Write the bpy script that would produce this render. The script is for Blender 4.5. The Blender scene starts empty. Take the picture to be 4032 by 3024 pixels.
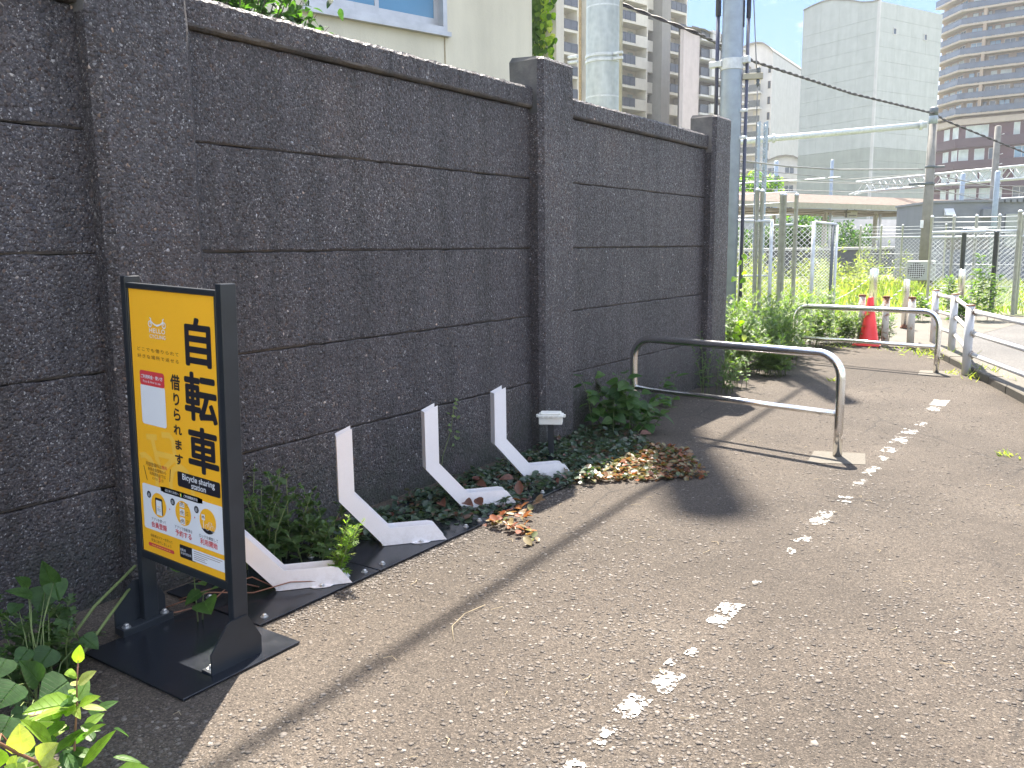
import bpy, bmesh, math, random
import numpy as np
from mathutils import Vector, Matrix

S = bpy.context.scene
C = S.collection
PI = math.pi
rnd = random.Random(7)

# ------------------------------------------------------------------ camera
cam = bpy.data.cameras.new('camera')
camo = bpy.data.objects.new('camera', cam)
C.objects.link(camo)
S.camera = camo
F_PX, PITCH, ROLL, YAW = 3347.4, 0.157681, -0.0122238, 0.603151
cam.sensor_width = 36.0
cam.lens = F_PX / 4032 * 36.0
cam.clip_start = 0.05
cam.clip_end = 2000
cy, sy = math.cos(YAW), math.sin(YAW)
fw = Vector((-sy * math.cos(PITCH), cy * math.cos(PITCH), -math.sin(PITCH)))
rt = Vector((cy, sy, 0))
up = rt.cross(fw)
cr, sr = math.cos(ROLL), math.sin(ROLL)
r2 = cr * rt + sr * up
u2 = -sr * rt + cr * up
camo.matrix_world = Matrix(((r2.x, u2.x, -fw.x, 0), (r2.y, u2.y, -fw.y, 0), (r2.z, u2.z, -fw.z, 1.43), (0, 0, 0, 1)))

# ------------------------------------------------------------------ sky, sun, exposure
SUN = Vector((-0.289, 0.480, 1.0)).normalized()
EL = math.asin(SUN.z)
AZ = math.atan2(SUN.x, SUN.y)
W = bpy.data.worlds.new('World')
S.world = W
W.use_nodes = True
wn = W.node_tree.nodes
wl = W.node_tree.links
bg = wn['Background']
sky = wn.new('ShaderNodeTexSky')
sky.sky_type = 'NISHITA'
sky.sun_disc = False
sky.sun_elevation = EL
sky.sun_rotation = AZ
sky.air_density = 0.75
sky.dust_density = 0.0
sky.ozone_density = 4.5
tc = wn.new('ShaderNodeTexCoord')
mp = wn.new('ShaderNodeMapping')
mp.inputs['Scale'].default_value = (1.0, 1.0, 2.6)
mp.inputs['Location'].default_value = (5.1, 4.6, 6.0)
nz = wn.new('ShaderNodeTexNoise')
nz.inputs['Scale'].default_value = 3.4
nz.inputs['Detail'].default_value = 7
nz.inputs['Roughness'].default_value = 0.6
rp = wn.new('ShaderNodeValToRGB')
rp.color_ramp.elements[0].position = 0.47
rp.color_ramp.elements[0].color = (0, 0, 0, 1)
rp.color_ramp.elements[1].position = 0.68
rp.color_ramp.elements[1].color = (.85, .85, .85, 1)
mx = wn.new('ShaderNodeMixRGB')
mx.inputs['Color2'].default_value = (3.2, 3.25, 3.3, 1)  # bright clouds carried over the unseen sky too, added for whiter fill light
wl.new(tc.outputs['Generated'], mp.inputs[0])
wl.new(mp.outputs[0], nz.inputs['Vector'])
wl.new(nz.outputs['Fac'], rp.inputs[0])
wl.new(rp.outputs[0], mx.inputs['Fac'])
bw = wn.new('ShaderNodeRGBToBW'); ad = wn.new('ShaderNodeMath'); ad.operation = 'MULTIPLY_ADD'; ad.inputs[1].default_value = 1 / 0.42; ad.inputs[2].default_value = 1  # bright sky is dimmed more, so the zenith adds more fill
dv = wn.new('ShaderNodeMath'); dv.operation = 'DIVIDE'; dv.inputs[0].default_value = 1
vm = wn.new('ShaderNodeVectorMath'); vm.operation = 'SCALE'
wl.new(sky.outputs[0], bw.inputs[0]); wl.new(bw.outputs[0], ad.inputs[0]); wl.new(ad.outputs[0], dv.inputs[1])
wl.new(sky.outputs[0], vm.inputs[0]); wl.new(dv.outputs[0], vm.inputs['Scale'])
wl.new(vm.outputs[0], mx.inputs['Color1'])
wl.new(mx.outputs[0], bg.inputs['Color'])
bg.inputs['Strength'].default_value = 0.15
sl = bpy.data.lights.new('sun', 'SUN')
sl.energy = 2.0
sl.angle = math.radians(0.575)
sl.color = (1.0, 0.92, 0.80)
so = bpy.data.objects.new('sun', sl)
C.objects.link(so)
so.rotation_euler = SUN.to_track_quat('Z', 'Y').to_euler()
so.location = (0, 0, 30)
S.view_settings.view_transform = 'Standard'
S.view_settings.look = 'None'
S.view_settings.gamma = 1
S.view_settings.use_curve_mapping = False
S.view_settings.exposure = 3.58
S.cycles.max_bounces = 8
S.cycles.transparent_max_bounces = 12

# ------------------------------------------------------------------ node helpers
class NT:
    def __init__(s, name, rough=0.8, metal=0.0, spec=0.5):
        s.m = bpy.data.materials.new(name)
        s.m.use_nodes = True
        s.n = s.m.node_tree.nodes
        s.l = s.m.node_tree.links
        s.p = s.n['Principled BSDF']
        s.out = s.n['Material Output']
        s.p.inputs['Roughness'].default_value = rough
        s.p.inputs['Metallic'].default_value = metal
        s.p.inputs['Specular IOR Level'].default_value = spec
        g = s.n.new('ShaderNodeNewGeometry')
        s.pos = g.outputs['Position']
        s.geo = g
    def sc(s, vec, k):
        m = s.n.new('ShaderNodeVectorMath'); m.operation = 'MULTIPLY'
        s.l.new(vec, m.inputs[0]); m.inputs[1].default_value = k
        return m.outputs[0]
    def noise(s, scale, detail=4, rough=.55, vec=None, out='Fac'):
        t = s.n.new('ShaderNodeTexNoise')
        t.inputs['Scale'].default_value = scale; t.inputs['Detail'].default_value = detail; t.inputs['Roughness'].default_value = rough
        s.l.new(vec or s.pos, t.inputs['Vector'])
        return t.outputs[out]
    def voro(s, scale, feature='F1', vec=None, rnd_=1.0):
        t = s.n.new('ShaderNodeTexVoronoi')
        t.feature = feature
        t.inputs['Scale'].default_value = scale
        t.inputs['Randomness'].default_value = rnd_
        s.l.new(vec or s.pos, t.inputs['Vector'])
        return t
    def ramp(s, fac, stops, interp='LINEAR'):
        r = s.n.new('ShaderNodeValToRGB')
        r.color_ramp.interpolation = interp
        e = r.color_ramp.elements
        while len(e) < len(stops): e.new(0.5)
        for i, (p, c) in enumerate(stops):
            e[i].position = p
            e[i].color = (c, c, c, 1) if isinstance(c, (int, float)) else (*c, 1)
        s.l.new(fac, r.inputs[0])
        return r.outputs[0]
    def mix(s, fac, a, b, mode='MIX'):
        m = s.n.new('ShaderNodeMixRGB'); m.blend_type = mode
        for i, v in enumerate((fac, a, b)):
            sock = m.inputs[i]
            if isinstance(v, bpy.types.NodeSocket): s.l.new(v, sock)
            elif isinstance(v, (int, float)): sock.default_value = v if i == 0 else (v, v, v, 1)
            else: sock.default_value = (*v, 1)
        return m.outputs[0]
    def math(s, op, a, b=None):
        m = s.n.new('ShaderNodeMath'); m.operation = op
        for sock, v in ((m.inputs[0], a), (m.inputs[1], b)):
            if v is None: continue
            if isinstance(v, bpy.types.NodeSocket): s.l.new(v, sock)
            else: sock.default_value = v
        return m.outputs[0]
    def sep(s, vec):
        x = s.n.new('ShaderNodeSeparateXYZ'); s.l.new(vec, x.inputs[0]); return x.outputs
    def attr(s, name):
        a = s.n.new('ShaderNodeAttribute'); a.attribute_name = name; return a
    def color(s, c):
        if isinstance(c, bpy.types.NodeSocket): s.l.new(c, s.p.inputs['Base Color'])
        else: s.p.inputs['Base Color'].default_value = (*c, 1)
        return s
    def rough(s, c): s.l.new(c, s.p.inputs['Roughness']); return s
    def bump(s, h, dist=0.005, strength=1.0, prev=None):
        b = s.n.new('ShaderNodeBump'); b.inputs['Distance'].default_value = dist; b.inputs['Strength'].default_value = strength
        s.l.new(h, b.inputs['Height'])
        if prev is not None: s.l.new(prev, b.inputs['Normal'])
        s.l.new(b.outputs[0], s.p.inputs['Normal'])
        return b.outputs[0]

def simple(name, col, rough=.6, metal=0., var=.12, scale=6., spec=.5, bump=0.):
    t = NT(name, rough, metal, spec)
    n = t.noise(scale, 5)
    lo = tuple(c * (1 - var) for c in col); hi = tuple(min(1, c * (1 + var)) for c in col)
    t.color(t.ramp(n, [(.3, lo), (.7, hi)]))
    if bump: t.bump(n, bump)
    return t.m

HAZE = 0.0004
M = {}
# exposed aggregate concrete of the wall
def aggregate(name, k=1.0, brown=0.0):
    t = NT(name, .72, spec=.45)
    wob = t.noise(30, 2, out='Color')
    vec = t.n.new('ShaderNodeVectorMath'); vec.operation = 'MULTIPLY_ADD'
    t.l.new(wob, vec.inputs[0]); vec.inputs[1].default_value = (.012,) * 3; t.l.new(t.pos, vec.inputs[2])
    v1 = t.voro(84, vec=vec.outputs[0]); v2 = t.voro(84, 'DISTANCE_TO_EDGE', vec=vec.outputs[0])
    cs = t.sep(v1.outputs['Color'])
    stone = t.ramp(cs[0], [(0, (.036*k, .033*k, .039*k)), (.3, (.060*k, .053*k, .059*k)), (.6, (.085*k, .074*k, .077*k)), (.85, (.115*k, .10*k, .10*k)), (.96, (.16*k, .14*k, .135*k)), (.99, (.15, .13, .115)), (1, (.42, .40, .38))])
    hue = t.ramp(cs[1], [(0, (.86, .94, 1.08)), (.5, (1, .97, .97)), (.85, (1.1, .98, .92)), (1, (1.3, 1, .8))])
    stone = t.mix(1, stone, hue, 'MULTIPLY')
    fine = t.voro(190); fs = t.sep(fine.outputs['Color'])
    matrix = t.ramp(fs[0], [(0, (.024, .021, .0245)), (.5, (.050, .043, .047)), (.8, (.085, .075, .078)), (.93, (.15, .14, .14)), (1, (.34, .33, .33))])
    edge = t.ramp(v2.outputs['Distance'], [(.02, 1.), (.09, 0.)])
    size = t.ramp(cs[2], [(.0, 1.), (.3, 1.), (.5, 0.)])      # some cells are sandy matrix only
    mm = t.math('MAXIMUM', edge, size)
    c = t.mix(mm, stone, matrix)
    big = t.noise(1.1, 5, .6)
    c = t.mix(1, c, t.ramp(big, [(.3, (.66, .68, .72)), (.55, (1, 1, 1)), (.75, (1.22, 1.14, 1.06))]), 'MULTIPLY')
    streak = t.noise(1.0, 4, .6, vec=t.sc(t.pos, (7, 7, .5)))
    c = t.mix(1, c, t.ramp(streak, [(.3, .70), (.6, 1.12)]), 'MULTIPLY')
    run = t.noise(1.0, 5, .7, vec=t.sc(t.pos, (11, 11, .8)))
    c = t.mix(t.ramp(run, [(.60, 0.), (.72, .30)]), c, (.11, .105, .10))
    c = t.mix(t.ramp(t.noise(1.0, 5, .7, vec=t.sc(t.pos, (5, 5, .35))), [(.56, 0.), (.72, .55)]), c, (.022, .021, .023))
    z = t.sep(t.pos)[2]
    moss = t.noise(5, 5, .65)
    low = t.ramp(z, [(0, .8), (.5, .0)])
    c = t.mix(t.math('MULTIPLY', low, t.ramp(moss, [(.4, 0.), (.62, 1.)])), c, (.028, .034, .026))
    t.color(c)
    t.rough(t.ramp(cs[1], [(0, .38), (.4, .6), (1, .85)]))
    h = t.mix(size, t.ramp(v1.outputs['Distance'], [(0, 1.), (.55, .55), (.8, 0.)]), t.ramp(fs[1], [(0, .2), (1, .5)]))
    b = t.bump(h, .006, .9)
    t.bump(t.noise(260, 3), .002, .7, b)
    return t.m
M['agg'] = aggregate('exposed_aggregate', .60)
M['agg_post'] = aggregate('exposed_aggregate_post', .66)
t = NT('smooth_cement', .85)
n1 = t.noise(9, 6, .65)
t.color(t.mix(t.ramp(t.noise(2.5, 5), [(.4, 0.), (.62, 1.)]), t.ramp(n1, [(.3, (.10, .092, .088)), (.7, (.18, .165, .15))]), (.055, .055, .055)))
t.bump(t.noise(70, 4), .003)
M['cement'] = t.m
t = NT('weathered_arris', .85)
t.color(t.mix(t.ramp(t.noise(3.2, 5, .7), [(.42, 0.), (.6, 1.)]), (.045, .04, .04), t.ramp(t.noise(40, 6, .7), [(.3, (.06, .05, .042)), (.7, (.12, .098, .08))]))); t.bump(t.noise(90, 4), .004)
M['arris'] = t.m

# worn asphalt
t = NT('worn_asphalt', .88, spec=.3)
v1 = t.voro(78); cs = t.sep(v1.outputs['Color'])
v3 = t.voro(210); c3 = t.sep(v3.outputs['Color'])
base = t.ramp(t.noise(1.3, 6, .6), [(.3, (.050, .0405, .0325)), (.55, (.067, .0545, .0435)), (.75, (.081, .067, .054))])
fine = t.ramp(c3[0], [(0, .5), (.5, .95), (.85, 1.25), (1, 2.0)])
c = t.mix(1, base, fine, 'MULTIPLY')
peb = t.ramp(cs[0], [(0, (.03, .026, .024)), (.3, (.056, .044, .036)), (.65, (.088, .071, .058)), (1, (.14, .118, .098))])
isp = t.math('MULTIPLY', t.ramp(cs[1], [(.52, 0.), (.56, 1.)]), t.ramp(v1.outputs['Distance'], [(.3, 1.), (.42, 0.)]))
c = t.mix(isp, c, peb)
c = t.mix(1, c, t.ramp(t.noise(.45, 5, .55), [(.35, .8), (.65, 1.12)]), 'MULTIPLY')
dk = t.noise(2.2, 6, .7)
c = t.mix(t.ramp(dk, [(.62, 0.), (.78, .45)]), c, (.022, .02, .02))
ck = t.voro(.75, 'DISTANCE_TO_EDGE', vec=t.mix(.09, t.pos, t.noise(2.6, 5, .7, out='Color'), 'ADD'))
crk = t.math('MULTIPLY', t.ramp(ck.outputs['Distance'], [(.0, 1.), (.006, 0.)]), t.ramp(t.noise(.55, 3), [(.5, 0.), (.56, 1.)]))
c = t.mix(t.math('MULTIPLY', crk, .8), c, (.016, .014, .013))
c = t.mix(t.ramp(t.noise(3.6, 6, .72), [(.6, 0.), (.72, .35)]), c, (.034, .030, .028))
t.color(c)
b = t.bump(t.mix(isp, t.ramp(c3[1], [(0, 0.), (1, .35)]), t.ramp(v1.outputs['Distance'], [(.0, 1.), (.4, .3)])), .007)
t.bump(t.noise(25, 6, .7), .012, .6, b)
M['asphalt'] = t.m
t = NT('road_asphalt', .9)
c3 = t.sep(t.voro(60).outputs['Color'])
c = t.mix(1, t.ramp(t.noise(.6, 6), [(.3, (.062, .059, .056)), (.7, (.092, .087, .082))]), t.ramp(c3[0], [(0, .7), (1, 1.3)]), 'MULTIPLY')
t.color(c); t.bump(c3[1], .004)
M['road'] = t.m
t = NT('pale_concrete', .85)
c = t.mix(1, t.ramp(t.noise(1.7, 6, .65), [(.3, (.066, .058, .046)), (.7, (.108, .095, .076))]), t.ramp(t.noise(60, 4), [(.3, .8), (.7, 1.15)]), 'MULTIPLY')
t.color(c); t.bump(t.noise(80, 4), .003)
M['concrete'] = t.m
t = NT('soil', .95)
c = t.mix(t.ramp(t.noise(.8, 5), [(.4, 0.), (.6, 1.)]), (.20, .18, .12), (.13, .17, .055))
c = t.mix(1, c, t.ramp(t.noise(12, 6, .7), [(.3, .6), (.7, 1.3)]), 'MULTIPLY')
t.color(c); t.bump(t.noise(30, 6), .03)
M['soil'] = t.m
# gravel with a tint per stone
t = NT('pebble', .8)
a = t.attr('tint')
c = t.ramp(a.outputs['Fac'], [(0, (.022, .021, .022)), (.15, (.045, .038, .033)), (.45, (.075, .062, .052)), (.8, (.115, .098, .083)), (1, (.21, .185, .16))])
t.color(t.mix(1, c, t.ramp(t.noise(120, 4), [(.3, .75), (.7, 1.2)]), 'MULTIPLY'))
t.bump(t.noise(200, 3), .002)
M['pebble'] = t.m

# leaves: tint per leaf, paler underside, light passes through
def leafmat(name, stops, back=.35, trans=.45, rough=.45, vein=True, tboost=(2.0, 2.3, .5)):
    t = NT(name, rough, spec=.4)
    a = t.attr('tint')
    c = t.ramp(a.outputs['Fac'], stops)
    c = t.mix(1, c, t.ramp(t.noise(45, 4), [(.3, .75), (.7, 1.2)]), 'MULTIPLY')
    if vein:
        uv = t.attr('leafuv'); x = t.sep(uv.outputs['Vector'])
        side = t.math('ABSOLUTE', x[0])
        mid = t.ramp(side, [(0, 1.), (.07, 0.)])
        wv = t.math('SINE', t.math('MULTIPLY', t.math('SUBTRACT', x[1], t.math('MULTIPLY', side, .22)), 44))
        veins = t.ramp(wv, [(.93, 0.), (1., .5)])
        c = t.mix(t.math('MULTIPLY', t.math('MAXIMUM', mid, veins), .45), c, t.mix(1, c, (2.0, 1.9, 1.7), 'MULTIPLY'))
        t.bump(t.math('MULTIPLY', t.math('ADD', veins, mid), -1.), .003)
    pale = t.mix(back, c, (.30, .34, .22))
    c2 = t.mix(t.geo.outputs['Backfacing'], c, pale)
    t.color(c2)
    tr = t.n.new('ShaderNodeBsdfTranslucent')
    t.l.new(t.mix(1, c, tboost, 'MULTIPLY'), tr.inputs['Color'])
    ms = t.n.new('ShaderNodeMixShader'); ms.inputs[0].default_value = trans
    t.l.new(t.p.outputs[0], ms.inputs[1]); t.l.new(tr.outputs[0], ms.inputs[2])
    t.l.new(ms.outputs[0], t.out.inputs['Surface'])
    return t.m
M['leaf'] = leafmat('leaf_green', [(0, (.022, .055, .022)), (.5, (.045, .105, .03)), (1, (.09, .16, .04))])
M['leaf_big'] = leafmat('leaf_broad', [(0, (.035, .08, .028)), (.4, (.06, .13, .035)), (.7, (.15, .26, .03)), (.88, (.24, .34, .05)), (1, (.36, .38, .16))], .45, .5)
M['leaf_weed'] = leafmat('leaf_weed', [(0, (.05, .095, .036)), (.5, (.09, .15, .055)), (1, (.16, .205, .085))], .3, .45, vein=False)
M['leaf_dry'] = leafmat('leaf_meadow', [(0, (.09, .14, .035)), (.5, (.165, .205, .06)), (1, (.28, .265, .13))], .3, .45, vein=False)
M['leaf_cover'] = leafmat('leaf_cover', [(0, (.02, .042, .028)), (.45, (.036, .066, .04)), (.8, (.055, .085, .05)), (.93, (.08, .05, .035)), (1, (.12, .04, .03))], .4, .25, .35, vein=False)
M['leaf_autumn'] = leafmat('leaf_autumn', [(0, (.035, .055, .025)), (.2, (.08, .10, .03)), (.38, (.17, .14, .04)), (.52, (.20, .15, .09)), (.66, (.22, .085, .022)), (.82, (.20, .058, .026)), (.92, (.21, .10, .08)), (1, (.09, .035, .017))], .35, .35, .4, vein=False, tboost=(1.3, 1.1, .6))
M['stem'] = simple('green_stem', (.12, .16, .05), .6, var=.25, scale=20)
M['stem_red'] = simple('red_stem', (.22, .10, .06), .6, var=.3, scale=20)
M['twig'] = simple('dry_twig', (.30, .24, .15), .8, var=.25, scale=30)
M['bark'] = simple('bark', (.10, .08, .06), .9, var=.3, scale=12, bump=.01)

t = NT('white_powder_coat', .38)
z = t.sep(t.pos)[2]
g = t.math('MULTIPLY', t.ramp(z, [(.0, 1.), (.11, .12)]), t.ramp(t.noise(38, 6, .75), [(.42, 0.), (.68, 1.)]))
sc_ = t.ramp(t.noise(9, 6, .8, vec=t.sc(t.pos, (1, 1, 4))), [(.7, 0.), (.74, .25)])
c = t.mix(t.math('MULTIPLY', g, .38), t.ramp(t.noise(4, 4), [(.3, (.70, .69, .715)), (.7, (.76, .75, .775))]), (.30, .25, .20))
t.color(t.mix(sc_, c, (.6, .59, .6))); M['white_paint'] = t.m
t = NT('black_steel', .32, spec=.5)
d = t.noise(26, 6, .7)
t.color(t.ramp(d, [(.35, (.007, .009, .013)), (.58, (.012, .014, .019)), (.68, (.018, .020, .024)), (.85, (.045, .044, .044))]))
t.rough(t.ramp(t.noise(9, 5), [(.3, .19), (.7, .27)]))
M['black_plate'] = t.m
M['black_post'] = simple('black_powder_coat', (.016, .02, .026), .33, var=.2, scale=8)
M['bolt'] = simple('zinc_bolt', (.55, .55, .55), .35, .9)
t = NT('brushed_stainless', .1, 1.0)
t.color((.74, .73, .72))
t.rough(t.ramp(t.noise(3, 4, vec=t.sc(t.pos, (14, 14, 90))), [(.3, .15), (.7, .25)]))
M['steel'] = t.m
M['galv'] = simple('galvanised_steel', (.50, .53, .55), .45, .15, var=.15, scale=14)
M['galv_dark'] = simple('dark_galvanised', (.10, .115, .13), .5, .3, var=.15)
t = NT('galvanised_pole', .55, .12)
c = t.ramp(t.voro(9).outputs['Distance'], [(.1, (.36, .40, .42)), (.8, (.43, .47, .48))])
c = t.mix(1, c, t.ramp(t.noise(2, 6, .65, vec=t.sc(t.pos, (3, 3, .7))), [(.35, .85), (.65, 1.08)]), 'MULTIPLY')
t.color(c); M['pole'] = t.m
M['blue_pole'] = simple('blue_grey_pole', (.27, .32, .38), .42, .2, var=.1, scale=8)
M['conduit'] = simple('dark_conduit', (.045, .05, .085), .45, var=.15)
M['conc_pole'] = simple('concrete_pole', (.20, .19, .175), .85, var=.2, scale=3)
M['cable'] = simple('black_cable', (.035, .03, .035), .6)
M['wire'] = simple('grey_wire', (.22, .22, .22), .5, .3)
M['white_pipe'] = simple('white_painted_pipe', (.52, .52, .52), .45, var=.06, scale=10)
t = NT('rusty_white_paint', .6)
r = t.noise(9, 6, .7)
zt = t.sep(t.pos)[2]
rust = t.ramp(t.math('ADD', r, t.ramp(zt, [(.55, 0.), (.72, .16)])), [(.56, 0.), (.66, 1.)])
t.color(t.mix(rust, (.42, .39, .35), t.ramp(t.noise(40, 4), [(.3, (.10, .035, .015)), (.7, (.25, .10, .045))])))
M['rusty'] = t.m
M['rust'] = simple('rust', (.14, .055, .028), .85, var=.35, scale=30)
t = NT('cone_plastic', .45)
t.color(t.ramp(t.noise(6, 4), [(.3, (.72, .025, .03)), (.7, (.82, .04, .045))]))
t.p.inputs['Subsurface Weight'].default_value = .1
M['cone'] = t.m
M['box_plastic'] = simple('beige_plastic', (.66, .65, .60), .5, var=.03)
M['ac_casing'] = simple('ac_casing', (.34, .345, .33), .5, var=.06)
# sign prints
M['print_yellow'] = simple('yellow_print', (.93, .47, .02), .42, var=.03, scale=3)
M['print_pale'] = simple('pale_yellow_print', (.88, .52, .07), .42, var=.02)
M['print_white'] = simple('white_print', (.74, .76, .80), .42, var=.02)
M['print_black'] = simple('black_print', (.014, .014, .022), .4, var=.05)
M['print_red'] = simple('red_print', (.62, .05, .06), .42, var=.03)
M['print_brown'] = simple('brown_print', (.16, .06, .02), .45, var=.05)
M['print_green'] = simple('green_print', (.10, .42, .12), .45, var=.05)
# buildings
def plaster(name, col, streak=.12):
    t = NT(name, .85)
    c = t.mix(1, t.ramp(t.noise(1.2, 6, .6), [(.3, tuple(x * .92 for x in col)), (.7, tuple(min(1, x * 1.05) for x in col))]),
              t.ramp(t.noise(1, 5, .6, vec=t.sc(t.pos, (2.2, 2.2, .25))), [(.3, 1 - streak), (.6, 1.03)]), 'MULTIPLY')
    t.color(c); t.bump(t.noise(40, 3), .003)
    return t.m
M['cream'] = plaster('cream_plaster', (.60, .56, .45))
M['apt_cream'] = plaster('apartment_cream', (.58, .535, .455), .06)
M['apt_white'] = plaster('apartment_white', (.52, .51, .51), .05)
M['apt_pink'] = plaster('apartment_pinkish', (.50, .43, .42), .05)
M['apt_grey'] = plaster('apartment_grey_beige', (.24, .225, .205), .06)
M['apt_brown'] = simple('apartment_brown', (.10, .085, .08), .8)
M['apt_rail'] = simple('balcony_railing', (.075, .085, .11), .45, .2)
M['glass_dark'] = simple('window_glass_dark', (.06, .075, .10), .08, 0., var=.3, scale=.8, spec=.8)
M['glass_pale'] = simple('window_curtain_glass', (.42, .47, .46), .12, 0., var=.25, scale=.7, spec=.7)
M['glass_blue'] = simple('window_glass_blue', (.10, .22, .34), .06, 0., var=.25, scale=.5, spec=.9)
M['frame_dark'] = simple('bronze_window_frame', (.07, .055, .05), .5, .3)
M['frame_alu'] = simple('aluminium_frame', (.46, .46, .47), .4, .6)
M['tower_beige'] = plaster('tower_beige', (.31, .235, .18), .05)
M['tower_slab'] = plaster('tower_slab', (.36, .30, .25), .05)
M['tower_rail'] = simple('tower_glass_rail', (.07, .09, .13), .2, .1, var=.2, scale=.6)
M['tower_purple'] = plaster('tower_purple_tile', (.10, .05, .062), .05)
M['tower_dpurple'] = plaster('tower_dark_purple_tile', (.075, .043, .055), .05)
M['grey_panel'] = plaster('grey_wall_panel', (.42, .435, .43), .07)
M['grey_panel_dark'] = plaster('grey_wall_panel_dark', (.33, .345, .325), .07)
M['equip'] = plaster('equipment_hut_grey', (.19, .20, .225), .05)
M['equip_white'] = simple('hood_white', (.62, .63, .66), .5)
M['roof_shingle'] = simple('roof_shingle', (.105, .074, .06), .95, var=.3, scale=5)
M['fascia'] = simple('fascia_cream', (.34, .32, .25), .7)
M['under'] = simple('canopy_underside', (.20, .175, .12), .8)
M['platform'] = simple('platform_edge', (.10, .10, .105), .85)
M['plat_top'] = simple('platform_top', (.42, .41, .39), .85)
M['sign_black'] = simple('sign_black', (.012, .012, .02), .5)
M['paint_line'] = None
t = NT('worn_line_paint', .75)
uv = t.attr('leafuv'); x = t.sep(uv.outputs['Vector'])
e = t.math('MAXIMUM', t.math('ABSOLUTE', x[0]), t.math('ABSOLUTE', x[1]))
msk = t.math('SUBTRACT', t.math('ADD', t.noise(13, 7, .78), t.ramp(e, [(.35, .12), (1., -.34)])), 0.53)
msk = t.ramp(t.math('SUBTRACT', msk, x[2]), [(.0, 0.), (.012, 1.)])
spk = t.ramp(t.sep(t.voro(75).outputs['Color'])[0], [(.28, 0.), (.4, 1.)])
t.color(t.ramp(t.noise(50, 4), [(.3, (.26, .24, .22)), (.6, (.5, .485, .46))])); t.bump(t.noise(60, 4), .006)
tr = t.n.new('ShaderNodeBsdfTransparent'); ms = t.n.new('ShaderNodeMixShader')
t.l.new(t.math('MULTIPLY', msk, spk), ms.inputs[0]); t.l.new(tr.outputs[0], ms.inputs[1]); t.l.new(t.p.outputs[0], ms.inputs[2]); t.l.new(ms.outputs[0], t.out.inputs['Surface'])
M['paint_line'] = t.m

# ------------------------------------------------------------------ object helpers
ORG = {}
def tag(o, label=None, cat=None, group=None, kind=None):
    for k, v in (('label', label), ('category', cat), ('group', group), ('kind', kind)):
        if v: o[k] = v
    return o
def thing(name, label, cat, loc=(0, 0, 0), group=None, rot=None):
    o = bpy.data.objects.new(name, None)
    o.empty_display_size = .2
    C.objects.link(o)
    o.location = loc
    if rot: o.rotation_euler = rot
    ORG[o.name] = Vector((0, 0, 0)) if rot else Vector(loc)
    return tag(o, label, cat, group)
def link(name, me, mat, parent=None):
    o = bpy.data.objects.new(name, me)
    C.objects.link(o)
    if mat is not None and len(me.materials) == 0:
        for m in (mat if isinstance(mat, (list, tuple)) else [mat]): me.materials.append(M[m] if isinstance(m, str) else m)
    if parent is not None:
        o.parent = parent
        ORG[o.name] = ORG[parent.name]
    else:
        ORG[o.name] = Vector((0, 0, 0))
    return o
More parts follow.
